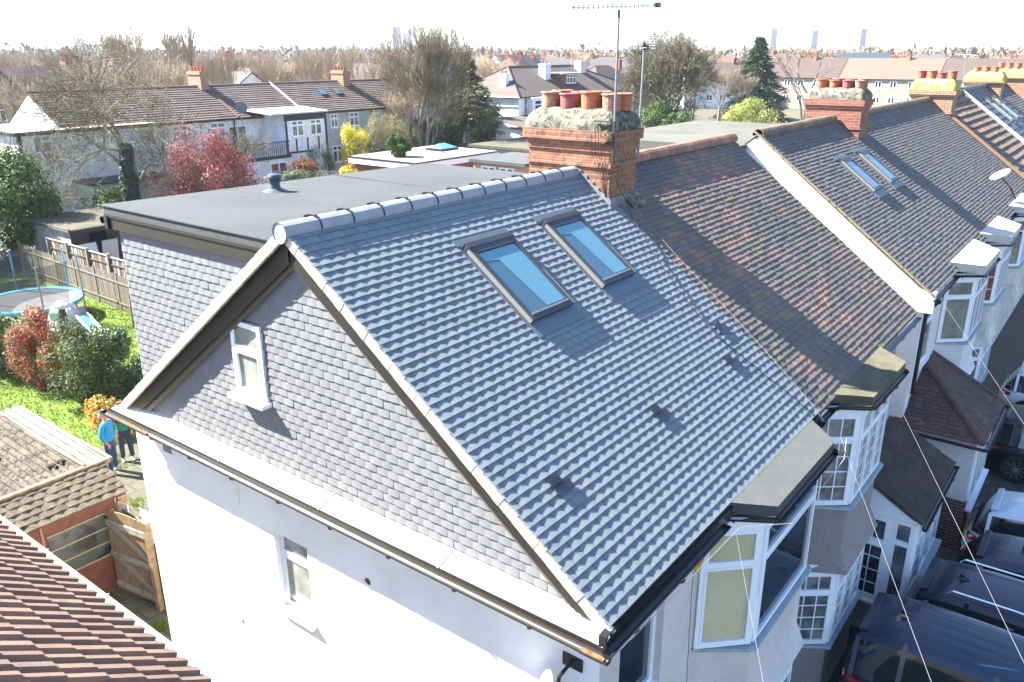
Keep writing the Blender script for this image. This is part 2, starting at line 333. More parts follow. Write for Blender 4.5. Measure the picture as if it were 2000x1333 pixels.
whitelead = M('white_apron', (.72, .72, .7), .6, col2=(.62, .61, .58), scale=3, col3=(.45, .42, .36), scale3=14, amt3=.4, bump=.2, bscale=20)
brick = brickmat('stack_brick', (.34, .115, .055), (.19, .065, .045), (.2, .15, .1), moss=((.17, .16, .08), .6), stain=.9)
brick_red = brickmat('red_brick', (.27, .085, .05), (.17, .055, .04), (.19, .14, .11), stain=.35)
brick_yel = brickmat('yellow_brown_brick', (.3, .14, .07), (.24, .1, .055), (.36, .3, .22), moss=((.25, .2, .05), .6))
brick_dk = brickmat('dark_brick', (.1, .04, .03), (.13, .05, .035), (.2, .18, .16), stain=.4)
moss_cem = M('mossy_cement', (.2, .185, .14), .95, col2=(.11, .11, .08), scale=6, thr=(.42, .56), col3=(.045, .043, .036), scale3=11, amt3=.9, thr3=(.52, .6), bump=1, bscale=40)
yel_cem = M('lichen_cement', (.42, .36, .16), .95, col2=(.42, .33, .05), scale=5, col3=(.12, .11, .07), scale3=14, amt3=.7, bump=1, bscale=50)
potA = M('clay_pot_orange', (.4, .12, .05), .7, col2=(.3, .1, .06), scale=6, col3=(.4, .3, .2), scale3=18, amt3=.4)
potB = M('clay_pot_purple', (.27, .075, .065), .65, col2=(.22, .07, .07), scale=6)
potC = M('clay_pot_buff', (.36, .17, .1), .8, col2=(.27, .12, .08), scale=8, col3=(.4, .38, .28), scale3=22, amt3=.7)
DF = Vector((0, 4, 2.98576)).normalized(); DR = Vector((0, -4, 2.98576)).normalized(); NF = X.cross(DF)
SL = math.hypot(4, 2.98576)
def rp(x, y, h=0.): return Vector((x, y, y*.74644))+NF*h       # point over the front slope
cable_b = M('black_cable', (.02, .02, .02), .6); cable_w = M('white_cable', (.35, .35, .33), .5); steel = M('galvanised_steel', (.2, .21, .22), .5, metal=.3)
# ================================================================= our end terrace house
H1 = thing('end_terrace_house', 'nearest house with new grey tiled roof, grey hung gable and white side wall', 'house', (2.8, 4, G))
m = MB(); r0 = random.Random(5)
VT = lambda u, s, rd: rd.random()
tiles(m, rp(0, 0), X, DF, 5.6, SL-.04, seed=11, cam_=.0038, T=.02, jit=.0011, til=.128, rfn=VT, gap=.003)
m.build('roof', newtile, H1)
d = MB(); d.prism([(.06, 0, 0), (5.6, 0, 0), (5.6, 4, 2.985), (.06, 4, 2.985)], (0, 0, -.06)); d.prism([(.06, 8, 0), (.32, 8, 0), (.32, 4, 2.985), (.06, 4, 2.985)], (0, 0, -.06))
d.build('roof_deck', M('roof_deck', (.05, .045, .04), .9), H1)
m = MB(); tiles(m, (.32, 8.12, -.09), -X, DR, .32, SL+.1, seed=12, cam_=.005, rfn=VT); m.build('rear_roof_strip', newtile, H1)
m = MB(); cl = []; ridge(m, (-.03, 4, 2.93), (5.42, 4, 2.93), .12, .46, 10, clips=cl); m.lathe([(.001, .002), (.11, 0), (.112, .01)], (-.03, 4, 2.94), 16, ax=(-1, 0, 0))
rt = m.build('ridge_tiles', grid_tile, H1, smooth=False); [q_.build('ridge_clip', black, rt) for q_ in cl]
# verge mortar, bargeboards, soffit
v = MB()
for dd, y0 in ((DF, 0), (DR, 8)):
    o = Vector((0, y0, 0))-dd*.06; n = NF if y0 == 0 else DR.cross(X)
    L = SL+.06; k = int(L/.098)
    for i in range(k):
        q = i*L/k; v.obox(o+dd*q-n*.1-X*(.012+r0.uniform(0, .006)), X*.05, dd*(L/k-.002), n*(.104+r0.uniform(0, .01)), 0)
v.build('verge', mortarbed, H1)
b = MB(); t = MB()
for dd, y0 in ((DF, 0), (DR, 8)):
    o = Vector((0, y0, 0)); n = NF if y0 == 0 else DR.cross(X)
    P = [(.055, y0, -.05), (.055, 4, 2.94), (.055, 4, 2.6), (.05, y0+(.37 if y0 == 0 else -.37), -.05)]
    b.prism(P, (.022, 0, 0))
    P = [(.073, y0, -.07), (.073, 4, 2.91), (.073, 4, 2.86), (.073, y0+(.07 if y0 == 0 else -.07), -.07)]
    b.prism(P, (.07, 0, 0))                                            # soffit board behind
    sg = 1 if y0 == 0 else -1
    t.prism([(.095, y0+sg*.40, -.05), (.095, 4, 2.63), (.095, 4, 2.54), (.095, y0+sg*.50, -.05)], (.03, 0, 0))
b.build('bargeboard', barge, H1); t.build('bargeboard_trim', bargetrim, H1)
m = MB(); m.box(.035, .05, 3.985, 4.015, 2.62, 2.92); m.build('bargeboard_joint', black, H1)
# tile-hung cladding on gable and dormer cheek
def hung(mb, x, y0, y1, z0, z1, inside, seed, g=.1, w=.165):
    rd = random.Random(seed); k = 0; z = z0
    while z < z1:
        y = y0-(w/2 if k % 2 else 0)
        while y < y1:
            a, b_ = max(y, y0), min(y+w, y1)
            if b_-a > .02 and inside((a+b_)/2, z+g/2):
                o = rd.uniform(-.003, .003); q = rd.uniform(-.0025, .0025); dz = rd.uniform(-.003, .003); r = rd.random(); vs = []
                for u in (0, .25, .5, .75, 1):
                    yy = a+.001+(b_-a-.002)*u; c = .005*(1-(2*u-1)**2); p = x-.023-c-o-q*(2*u-1)
                    vs += [(p+.016, yy, z+dz), (p, yy, z+dz), (x-.012-c*.5, yy, z+g*1.15)]
                fs = []
                for i in range(4): fs += [(3*i, 3*i+1, 3*i+4, 3*i+3), (3*i+1, 3*i+2, 3*i+5, 3*i+4)]
                fs += [(0, 2, 1), (12, 13, 14)]; mb.faces(vs, fs, 0, r)
            y += w
        z += g; k += 1
m = MB()
def ing(y, z):
    if 4.74 < y < 5.34 and .78 < z < 1.72: return False
    return z < (y*.7464 if y < 4 else (8-y)*.7464)-.2
hung(m, .16, .25, 7.8, -.04, 2.8, ing, 21); m.build('gable_cladding', hungtile, H1)
m = MB(); hung(m, .3, 4.2, 7.9, -.35, 2.5, lambda y, z: z > (8-y)*.7464-.25, 22); m.build('dormer_cladding', hungtile, H1)
wb = MB(); wb.poly([(.165, .2, -.06), (.165, 7.9, -.06), (.165, 4, 2.83)]); wb.poly([(.3, 7.9, -.4), (.3, 7.9, 2.6), (.3, 4, 2.6), (.3, 4, -.4)]); wb.poly([(.3, 7.9, -.4), (5.6, 7.9, -.4), (5.6, 7.9, 2.6), (.3, 7.9, 2.6)])
wb.build('sheathing', M('dark_membrane', (.03, .03, .035), .9), H1)
# walls
m = MB(); wall_holes(m, (.22, 8.27, G), -Y, 8.07, 5.55, [(3.2, 3.85, 3.32, 4.48)], .1)
m.poly([(.22, 8.27, G), (5.6, 8.27, G), (5.6, 8.27, -.05), (.22, 8.27, -.05)][::-1])
m.build('side_wall', white_render, H1)
m = MB(); wall_holes(m, (.221, .2, G), X, 2.2, 5.5, [(.38, 1.3, 3.78, 5.2)], .12); m.poly([(5.0, .2, G), (5.62, .2, G), (5.62, .2, -.1), (5.0, .2, -.1)]); m.build('front_wall', roughcast, H1)
window(H1, (.31, 5.07, -2.26), -Y, .65, 1.16, tr=.3, gm=obscure, sill=.12, lab='narrow two-light window with obscured glass in the white side wall', fr=.055, proud=.02)
window(H1, (.14, 5.33, .80), -Y, .58, .93, tr=.36, gm=obscure, sill=.1, lab='small white two-light window in the hung tile gable', fr=.06, proud=.03)
window(H1, (.6, .31, -1.8), X, .92, 1.4, tr=.3, lab='white bedroom window beneath the front gutter', proud=.03)
m = MB(); m.prism([(.19, .1, -.045), (.19, 8.1, -.045), (-.1, 8.25, -.16), (-.1, -.02, -.16)], (0, 0, -.02))
for yy in (1.9, 3.7, 5.6): m.obox((.19, yy, -.043), (-.29, 0, -.115), (0, .02, 0), (0, 0, .012))
m.box(-.1, .2, -.02, 8.25, -.22, -.185); m.prism([(.19, .1, -.045), (-.1, -.02, -.16), (-.09, -.06, -.02), (.05, 0, .0)], (.0, .03, 0))
m.build('apron', whitelead, H1)
m = MB(); m.box(-.105, -.085, -.03, 8.28, -.24, -.15); m.box(-.1, 5.6, -.035, -.01, -.2, -.03); m.build('fascia', black, H1)
gutter(H1, (-.155, 8.36, -.19), (-.155, -.1, -.19), .052, M('brown_gutter', (.03, .026, .022), .4))
gutter(H1, (-.2, -.1, -.1), (2.3, -.1, -.1), .05); gutter(H1, (4.9, -.1, -.1), (5.5, -.1, -.1), .05, brk=.5)
m = MB(); m.box(-.12, .06, -.045, .03, -.12, -.01); m.build('verge_end_cap', black, H1)
fl = M('dry_leaf_litter', (.08, .045, .02), .9, col2=(.14, .09, .04), scale=20); 
for y0_, y1_ in ((-.05, .18), (7.2, 8.3)): m = MB(); m.box(-.19, -.12, y0_, y1_, -.235, -.218); m.build('gutter_debris', fl, H1)
ab = M('air_brick_buff', (.55, .5, .48), .9)
for y, z in ((7.42, -.62), (.80, -.52)):
    m = MB(); m.box(.212, .22, y-.11, y+.11, z-.11, z+.11); o = m.build('air_brick', ab, H1)
    m = MB()
    for i in range(9):
        for j in range(9): m.box(.208, .213, y-.1+i*.0235, y-.1+i*.0235+.012, z-.1+j*.0235, z-.1+j*.0235+.012)
    m.build('perforations', M('hole_dark', (.02, .015, .015), .9), o)
rd = random.Random(2)
for y, z, rr in ((3.33, -1.12, .05), (6.07, -3.0, .035)):
    m = MB(); n = 12; m.poly([(.2185, y+math.cos(2*math.pi*k/n)*rr*rd.uniform(.7, 1.2), z+math.sin(2*math.pi*k/n)*rr*rd.uniform(.7, 1.2)) for k in range(n)]); m.build('wall_hole', M('wall_hole', (.12, .05, .04), .9), H1)
# dormer flat roof
m = MB(); P = [(.22, 4.35, 2.74), (.22, 8.12, 2.76), (6.6, 8.12, 2.66), (6.6, 4.35, 2.66)]
m.prism(P, (0, 0, -.13)); m.obox((.2, 4.4, 2.765), (.1, 0, 0), (0, 3.74, 0), (0, 0, -.03)); o = m.build('dormer_roof', felt, H1); bevel(o, .02)
for x in (2.1, 4.2):
    m = MB(); m.obox((x, 4.5, 2.731-(x-.2)*.0125+.008), (.05, 0, 0), (0, 3.55, .015), (0, 0, .006)); m.build('felt_lap', felt, o)
m = MB(); m.prism([(.23, 4.2, 2.65), (.23, 8.08, 2.65), (.23, 8.08, 2.44), (.23, 4.2, 2.44)], (.04, 0, 0)); m.box(.215, .24, 4.2, 8.1, 2.6, 2.64); m.build('dormer_fascia', barge, H1)
m = MB(); m.box(.2, .28, 8.02, 8.1, 2.44, 2.62); m.lathe([(.05, 0), (.05, .07)], (.2, 8.16, 2.55), 12, ax=(1, 0, 0)); m.build('dormer_gutter_end', black, H1)
m = MB(); cx, cy = 2.45, 7.35
m.lathe([(.2, .0), (.16, .02), (.085, .05), (.072, .1), (.07, .135), (.092, .14), (.097, .17), (.072, .175), (.068, .182), (.1, .187), (.105, .22), (.093, .25), (.042, .27), (.001, .275)], (cx, cy, 2.72), 24); m.build('roof_vent', M('dark_vent_plastic', (.05, .065, .08), .5), H1, smooth=False)
# roof windows
darkal = M('grey_aluminium', (.055, .06, .068), .4, metal=.3); flash = M('slate_grey_flashing', (.1, .125, .15), .5); sky_glass = M('roof_window_glass', (.05, .11, .15), .03, spec=1.)
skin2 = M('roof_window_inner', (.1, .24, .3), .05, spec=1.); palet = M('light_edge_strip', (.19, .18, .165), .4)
def roofwin(par, x0, x1, y0, y1, lab, sc_=1., up0=.04, g2=True):
    """x0..x1 across, y0 lower edge, y1 upper edge on the front slope"""
    S = lambda x, y, h: rp(x, y, h)
    W = x1-x0; a = MB(); D = DF
    def bar(xa, xb, ya, yb, h0, h1, t=a): t.obox(S(xa, ya, h0), X*(xb-xa), S(xa, yb, h0)-S(xa, ya, h0), NF*(h1-h0))
    f = .06*sc_
    bar(x0, x0+f, y0, y1, up0-.04, up0+.06); bar(x1-f, x1, y0, y1, up0-.04, up0+.06); bar(x0+f, x1-f, y0, y0+f, up0-.04, up0+.055); bar(x0+f, x1-f, y1-f*1.3, y1, up0-.04, up0+.062)
    bar(x0-.015, x1+.015, y1-.01, y1+.035*sc_, up0-.03, up0+.07); bar(x0-.02, x1+.02, y1+.04, y1+.065, up0-.03, up0+.055)
    o = a.build('roof_window', darkal, par); o['label'] = lab; bevel(o, .006)
    g = MB(); q = up0+.04; g.poly([S(x0+f, y0+f, q), S(x1-f, y0+f, q), S(x1-f, y1-f*1.3, q), S(x0+f, y1-f*1.3, q)]); g.build('pane', sky_glass, o)
    if g2:
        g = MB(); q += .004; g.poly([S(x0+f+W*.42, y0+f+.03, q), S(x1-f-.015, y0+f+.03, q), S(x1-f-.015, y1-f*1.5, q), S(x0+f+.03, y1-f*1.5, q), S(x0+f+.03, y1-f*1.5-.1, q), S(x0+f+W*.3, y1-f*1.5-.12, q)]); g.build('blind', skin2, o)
    e = MB(); bar(x0-.012, x0+.0, y0, y1, up0+.0, up0+.055, e); bar(x0+f-.01, x1-f+.01, y0+f-.008, y0+f+.012, up0+.05, up0+.062, e); bar(x1-.016, x1-.004, y0+.0, y0+(y1-y0)*.5, up0+.061, up0+.066, e); e.build('edge_strip', palet, o)
    h = MB(); bar(x0-.03, x1+.1, y0-.16, y0, up0-.035, up0-.012, h); bar(x1, x1+.1, y0, y1, up0-.035, up0-.012, h); bar(x0-.05, x0, y0, y1, up0-.035, up0-.015, h); bar(x0-.05, x1+.1, y1+.08, y1+.16, up0-.035, up0-.015, h); h.build('flashing', flash, o)
    return o
roofwin(H1, 2.0, 2.86, 2.33, 3.27, 'lower left of the two new roof windows, nearer the gable')
roofwin(H1, 3.64, 4.45, 2.38, 3.31, 'roof window nearer the brick chimney')
# tile vents
vt = M('tile_vent_black', (.02, .03, .045), .4)
for x, y in ((.55, 1.0), (2.6, 1.0), (4.65, 1.0), (5.1, 1.37)):
    m = MB(); m.obox(rp(x, y, .035), X*.165, DF*.1, NF*.012); m.obox(rp(x+.0, y-.085, .032), X*.25, DF*.1, NF*.012)
    for i in range(5): m.obox(rp(x+.015+i*.028, y+.005, .047), X*.01, DF*.09, NF*.006)
    m.build('tile_vent', vt, H1)
# ---- bays: canted two-storey bay; xs = four plan corners A B C D
def bay(par, xs, yb, yf, levels, wallm, wins, roofm, rz, geo=None, gms=None, rpoly=None, gut=True, header=True, silm=None, rt=.2, nm='bay', lab=None, gmat=None):
    A, B, C, D = Vector((xs[0], yb, 0)), Vector((xs[1], yf, 0)), Vector((xs[2], yf, 0)), Vector((xs[3], yb, 0)); seg = [(A, B), (B, C), (C, D)]
    for z0, z1, fl in levels:
        m = MB()
        n = Vector((0, -1, 0))
        c0 = [Vector((p.x+(fl if i == 1 else -fl if i == 2 else 0)*-.4, p.y-(fl if i in (1, 2) else 0), z0)) for i, p in enumerate((A, B, C, D))]
        zm = z0+min(.35, (z1-z0)*.3); cm = [Vector((p.x, p.y, zm)) for p in (A, B, C, D)]; c1 = [Vector((p.x, p.y, z1)) for p in (A, B, C, D)]
        for lo, hi in ((c0, cm), (cm, c1)):
            for i in range(3): m.poly([lo[i], lo[i+1], hi[i+1], hi[i]])
        if fl: m.poly([c0[0], c0[3], c0[2], c0[1]])
        m.build('bay_wall', wallm, par)
    for z0, z1, ly in wins:
        for i, (p, e) in enumerate(seg):
            U = (e-p).normalized(); W = (e-p).length
            w_ = window(par, p+Z*z0+U*.012, U, W-.024, z1-z0, cols=ly[i][0], tr=ly[i][1], geo=ly[i][3] if len(ly[i]) > 3 else geo, gm=ly[i][2], sill=0, fr=.055, proud=.03)
            if len(ly[i]) > 4: w_['label'] = ly[i][4]
        P = [Vector((A.x-.03, yb, z0-.005)), Vector((B.x-.05, yf-.09, z0-.02)), Vector((C.x+.05, yf-.09, z0-.02)), Vector((D.x+.03, yb, z0-.005))]
        si = MB(); si.prism(P, (0, 0, -.045)); si.build('bay_sill', silm or pvc, par)
        if header: 
            bk = MB(); 
            for i, (p, e) in enumerate(seg): U = (e-p).normalized(); N = U.cross(Z); bk.obox(p+Z*z1-N*.0, U*(e-p).length, Z*.13, N*.035)
            bk.build('bay_head_board', pvc, par)
    rpoly = rpoly or [(A.x-.1, yb+.0, rz+.1), (D.x+.1, yb+.0, rz+.1), (C.x+.08, yf-.14, rz), (B.x-.08, yf-.14, rz)]
    m = MB(); m.prism(rpoly, (0, 0, -rt)); o = m.build('bay_roof', roofm, par); bevel(o, .03, 3)
    if lab: o['label'] = lab
    if gut:
        ps = [Vector(p) for p in (rpoly[0], rpoly[3], rpoly[2], rpoly[1])]; z = min(p.z for p in ps)-rt-.015
        for i in range(3):
            a_, b_ = ps[i].copy(), ps[i+1].copy(); a_.z = b_.z = z; N = ((b_-a_).normalized()).cross(Z); gutter(par, a_+N*.03, b_+N*.03, .045, gmat, 'bay_gutter', .7)
D1 = ((1,), .3, cream_glass, None, 'left cant of the bay window with a cream reflection coloured into its pane'); D2 = ((1,), .28, glass, None, 'wide front bay window with dark glass'); D3 = ((1,), .3, glass, None)
blsill = M('blue_grey_sill', (.3, .38, .43), .6, col2=(.25, .3, .33), scale=9)
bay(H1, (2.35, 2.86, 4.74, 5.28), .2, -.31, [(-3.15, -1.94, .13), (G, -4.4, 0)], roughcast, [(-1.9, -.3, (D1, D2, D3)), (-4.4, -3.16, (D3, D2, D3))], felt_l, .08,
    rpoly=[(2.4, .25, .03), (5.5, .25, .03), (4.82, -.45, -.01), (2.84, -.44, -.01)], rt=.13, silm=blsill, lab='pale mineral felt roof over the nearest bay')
# crack down the front wall
m = MB(); z = -.75; x = 2.2; pts = [Vector((2.2, .195, -.7))]
while z > -2.7: z -= .12; x += rd.uniform(-.02, .02); pts.append(Vector((x, .197, z)))
m.tube(pts, .004, 4); m.build('wall_crack', M('crack_dark', (.12, .08, .06), .9), H1)
for cy_, cz_, n_ in ((5.75, -.35, 6), (1.6, -1.6, 6)):
    m = MB(); pts = [Vector((.218, cy_, cz_))]
    for i in range(n_): cy_ += rd.uniform(-.03, .03); cz_ -= .11; pts.append(Vector((.218, cy_, cz_)))
    m.tube(pts, .0011, 3); m.build('wall_crack', MATS['crack_dark'], H1)
# chimney on the party wall with two rows of pots
pts = [(5.66, 4.6), (5.66, 4.25), (5.66, 3.88), (5.66, 3.52), (5.97, 4.6), (5.97, 4.25), (5.97, 3.88), (5.97, 3.52)]
ch = chimney(H1, 5.42, 6.2, 3.37, 4.84, 2.2, 3.58, brick, 4, corb=(.0, .02, .03, .075, .075), band=(3.02,), pots=pts, potm=[potC, potB, potA, potC, potA, potB, potC, potA], flm=moss_cem, flh=.3, poth=.27, potr=.14, lab='red brick chimney stack with eight clay pots on mossy cement')
m = MB()
for i in range(6):
    y = 3.98-i*.108; m.obox((5.404-.002*i, y-.125, (y-.125)*.7464-.1), (.015, 0, 0), (0, .13, .05), (0, 0, .22))
m.box(5.4, 6.22, 3.34, 3.369, 2.42, 2.62); m.build('stepped_flashing', lead, ch)
m = MB(); m.prism([(5.9, 3.36, 2.56), (6.24, 3.36, 2.6), (6.28, 3.2, 2.42), (5.92, 3.2, 2.42)], (0, 0, .06)); m.build('mortar_fillet', moss_cem, ch)
# things fixed to or lying on the house
def aerial(name, lab, base, top, boom, nel, refl, bm=.3):
    t = thing(name, lab, 'aerial', base); a = MB(); a.tube([base, top], [.019, .016], 10); a.build('mast', steel, t)
    b = MB(); b.tube(boom, .011, 6); b0, b1 = Vector(boom[0]), Vector(boom[1]); D = (b1-b0).normalized(); S = D.cross(Z).normalized(); V = S.cross(D)
    for i in range(nel): p = b0.lerp(b1, (i+.2)/nel*.86); b.tube([p-S*.09, p+S*.09], .006, 4); b.tube([p-V*.03, p+V*.03], .011, 4)
    b.build('boom', steel, t); rf = MB(); c = b1
    for s in (-1, 1):
        o = c+V*s*.02
        for j in range(5): q = o+V*s*j*.035+D*j*.012; rf.tube([q-S*refl, q+S*refl], .005, 4)
        rf.tube([o-S*refl, o+V*s*.14+D*.048-S*refl], .006, 4); rf.tube([o+S*refl, o+V*s*.14+D*.048+S*refl], .006, 4)
    rf.build('reflector', steel, t)
    k = MB(); k.box(c.x-.14, c.x-.06, c.y-.03, c.y+.03, c.z-.04, c.z+.03); k.tube([Vector(top), Vector(top)+V*.1], .02, 6); k.tube([Vector(top)-Z*.04, Vector(top)+D*.12-Z*.03, c-D*.5-Z*.04, c-D*.52+Z*.06], .004, 4); k.build('clamp', black, t)
    return t
aerial('tv_aerial', 'tall television aerial with long boom on the nearest chimney, grey steel mast', (5.36, 3.28, 3.3), (5.36, 3.28, 5.12), [(4.1, 3.22, 5.20), (6.45, 3.22, 5.32)], 17, .14)
a2 = aerial('tv_aerial', 'dark masted television aerial with grid reflector behind the nearest chimney', (6.24, 3.36, 3.1), (6.27, 3.36, 4.7), [(6.05, 3.36, 4.72), (6.42, 3.36, 4.74)], 3, .11)
m = MB()
for s in range(9): m.tube([Vector((5.34+rd.uniform(-.05, .03), 3.28+rd.uniform(-.03, .2)*1, 3.5+rd.uniform(-.1, .1))) for _ in range(6)], .004, 4)
for i in range(4): m.tube([(5.345, 3.5+i*.05, 3.72), (5.34, 3.48+i*.05+rd.uniform(-.03, .03), 3.3), (5.41, 3.44+i*.03, 2.9), (5.405, 3.42, 2.6)], .0035, 4)
m.box(5.33, 5.36, 3.26, 3.62, 3.72, 3.735); m.box(5.33, 5.36, 3.26, 3.3, 3.15, 3.72)
tag(m.build('cable_tangle', cable_b), 'tangle of black cables and mast bracket strapped to the nearest chimney', 'cables')
def cable(pts, r_, mat, lab, cat='cable', sub=1, sagz=0, name='cable', jit=.0):
    P = [Vector(p) for p in pts]; Q = []
    for i in range(len(P)-1):
        for k in range(sub):
            t = k/sub; q = P[i].lerp(P[i+1], t); q.z -= sagz*4*t*(1-t); Q.append(q+Vector((rd.uniform(-jit, jit), rd.uniform(-jit, jit), 0)))
    Q.append(P[-1]); m = MB(); m.tube(Q, r_, 4); return tag(m.build(name, mat), lab, cat)
cable([(5.5, 3.3, 2.9), rp(5.6, 3.1, .06), rp(5.25, 2.5, .06), rp(5.0, 1.9, .06), rp(4.9, 1.3, .06), rp(5.1, .7, .06), rp(5.25, .25, .06), (5.4, -.1, -.05)], .007, cable_b, 'black cable lying down the new grey roof from the chimney to the gutter', sub=6, jit=.012)
cable([(5.56, 3.3, 2.8), rp(5.75, 2.95, .08), rp(5.66, 2.0, .08), rp(5.58, .9, .08), rp(5.45, .1, .08), (5.45, -.12, -.05)], .004, M('old_grey_cable', (.2, .19, .17), .7), 'pale cable along the join of the new and the old tiles', sub=6, jit=.006)
cable([(5.2, -.5, -.1), (4.7, -.62, -.16), (4.0, -.6, -.2), (2.9, -.6, -.19), (2.4, -.2, -.14), (.1, -.16, -.12)], .004, cable_w, 'white cable strung along the nearest bay gutter', sub=4, jit=.004)
t = thing('satellite_dish', 'white satellite dish on a black wall bracket at the front end of the side wall', 'satellite dish', (.22, .62, -1.0))
m = MB(); m.box(.2, .219, .38, .6, -.84, -.7); m.tube([(.2, .5, -.77), (0., .5, -.8), (-.05, .52, -1.15)], .02, 8); m.tube([(-.05, .52, -1.1), (-.1, .62, -1.1)], .025, 8); m.build('bracket', black, t)
m = MB(); c = Vector((-.12, .66, -1.05)); ax = Vector((-.62, .72, .3)).normalized(); m.lathe([(.001, 0), (.1, .006), (.2, .03), (.27, .055), (.272, .06), (.2, .042), (.1, .016), (.001, .01)], c, 24, ax=-ax); m.tube([c-Z*.25, c-Z*.28+ax*.3], .012, 6); m.build('dish', M('dish_white', (.75, .75, .72), .4), t, smooth=True)
t = thing('alarm_box', 'small yellow and white alarm box under the eaves between window and bay', 'alarm box', (2.12, .2, -.6))
m = MB(); m.prism([(2.0, .19, -.42), (2.2, .19, -.42), (2.22, .19, -.58), (2.11, .19, -.7), (1.98, .19, -.58)], (0, -.08, 0)); o = m.build('case', M('alarm_white', (.7, .68, .62), .5), t); m = MB(); m.prism([(1.975, .105, -.56), (2.225, .105, -.56), (2.11, .105, -.71)], (0, -.012, 0)); m.build('lens', M('alarm_yellow', (.55, .3, .03), .4), t)
t = thing('satellite_dish', 'small pale satellite dish on a dark arm at the eaves far down the row', 'satellite dish', (25.4, .3, .3))
m = MB(); m.tube([(25.9, .05, -.1), (25.5, .35, .55), (25.05, .55, .85)], .03, 6); m.build('arm', black, t); m = MB(); m.lathe([(.001, 0), (.15, .01), (.3, .05), (.31, .07), (.15, .03), (.001, .02)], (24.95, .62, .95), 20, ax=(-.3, .5, .9)); m.build('dish', M('dish_white', (0, 0, 0)), t, smooth=True)
aerial('tv_aerial', 'thin aerial mast beside the fourth chimney at the right', (36.2, 4.05, 2.9), (36.2, 4.05, 4.6), [(35.9, 3.6, 4.5), (36.2, 4.6, 4.55)], 5, .2)
# ================================================================= house two: old tiles, pebbledash
H2 = thing('terraced_house', 'pebbledashed house joined to the nearest one, patchy purple brown old tiles and orange ridge', 'house', (8.5, 4, G), 'houses of our street row')
def r2(u, s, rd):
    v = rd.random(); x = u+5.6
    if s > 2.2 and .6 < x-5.6 < 4.8 and rd.random() < .3: return .85
    if rd.random() < (.16 if s < 1.5 else .05): return .85
    return v*.8
m = MB(); tiles(m, rp(5.6, -.01, -.015), X, DF, 5.78, SL-.02, seed=31, T=.02, cam_=.003, jit=.0025, rfn=r2, til=.125, gap=.002); m.build('roof', oldtile, H2)
d = MB(); d.prism([(5.6, 0, -.02), (11.36, 0, -.02), (11.36, 4, 2.97), (5.6, 4, 2.97)], (0, 0, -.06)); d.prism([(5.6, 8, 0), (11.36, 8, 0), (11.36, 4, 2.96), (5.6, 4, 2.96)], (0, 0, -.06)); d.build('roof_deck', MATS['roof_deck'], H2)
m = MB(); ridge(m, (6.3, 4, 2.96), (11.4, 4, 2.97), .13, .33, 8, jit=.008); m.build('ridge_tiles', redridge, H2)
m = MB(); m.prism([(11.3, 0.02, -.06), (11.3, 4, 2.92), (11.3, 8, -.06)], (.06, 0, 0)); m.box(5.62, 11.36, .25, 8.2, G, -.05); m.build('walls', pebble, H2)
gutter(H2, (5.55, -.06, -.12), (6.1, -.06, -.12), .05); gutter(H2, (8.6, -.06, -.12), (11.4, -.06, -.12), .05, M('grey_gutter', (.2, .2, .2), .5))
G4 = (2, 4); NT = lambda c, t=.28, g=(3, 5): (c, t, sheer, g)
bay(H2, (6.15, 6.62, 8.28, 8.78), .25, -.33, [(-3.0, -1.86, .16), (G, -4.4, 0)], pebble, [(-1.82, -.3, (NT((1,)), NT((1, 1, 1), g=(2, 5)), NT((1,)))), (-4.4, -3.02, (NT((1,)), NT((1, 1, 1), g=(2, 5)), NT((1,))))], felt_m, .06,
    rpoly=[(6.15, .25, .03), (9.0, .25, .03), (8.4, -.49, -.01), (6.6, -.46, -.01)], rt=.14, silm=blsill, lab='flat bay roof with mossy buff felt', gmat=M('brown_gutter'  , (0, 0, 0)))
m = MB(); m.tube([(8.75, .17, -.1), (8.75, .17, -2.6)], .04, 8); m.build('downpipe', M('brown_pipe', (.06, .045, .04), .5), H2)
window(H2, (9.0, .235, -1.8), X, .9, 1.4, tr=.3, geo=(3, 5), gm=sheer, proud=.03)
# lean-to porch with ribbed brown tiles
brown_rib = M('brown_ribbed_tile', (.07, .045, .042), .85, attr=[(.075, .048, .044), (.065, .042, .04), (.085, .055, .05)], col2=(.045, .035, .033), scale=3, col3=(.1, .12, .03), scale3=9, amt3=.7, thr3=(.62, .68), bump=.4)
def ribroof(mb, O, U, D, L, S, w=.3, g=.33, h=.03, seed=1, rfn=None, amp=.022, per=3, til=.06, nseg=12, T=.02):
    tiles(mb, O, U, D, L, S, w=w, g=g, T=T, til=til, jit=.003, seed=seed, nseg=nseg, stag=0, base=.03, prof=lambda u: amp*abs(math.sin(math.pi*per*u)), rfn=rfn, gap=.0005)
P1 = thing('porch', 'glazed lean-to porch with mossy ribbed brown roof, beside the pebbledashed bay', 'porch', (10.3, -.4, G))
dl = Vector((0, 1.3, .72)).normalized(); m = MB(); ribroof(m, (8.85, -1.1, -3.02), X, dl, 2.75, 1.52, seed=5, w=.26, g=.34, per=4); m.prism([(8.85, -1.1, -3.05), (11.6, -1.1, -3.05), (11.6, .2, -2.33), (8.85, .2, -2.33)], (0, 0, .02)); m.build('roof', brown_rib, P1)
gutter(P1, (8.8, -1.15, -3.07), (11.65, -1.15, -3.07), .05)
m = MB(); m.prism([(8.95, .24, -3.1), (8.95, -1.02, -3.1), (8.95, .24, -2.4)], (.04, 0, 0)); 
for i in range(5): m.box(8.94, 8.95, -1.0+i*.22, -1.0+i*.22+.205, -3.1, -3.08+i*.1)
m.box(8.96, 11.5, -1.0, -.97, -3.12, -3.02); m.build('cladding', pvc, P1)
m = MB(); m.box(8.96, 11.5, -1.0, .24, G, -4.75); m.build('dwarf_wall', pebble, P1)
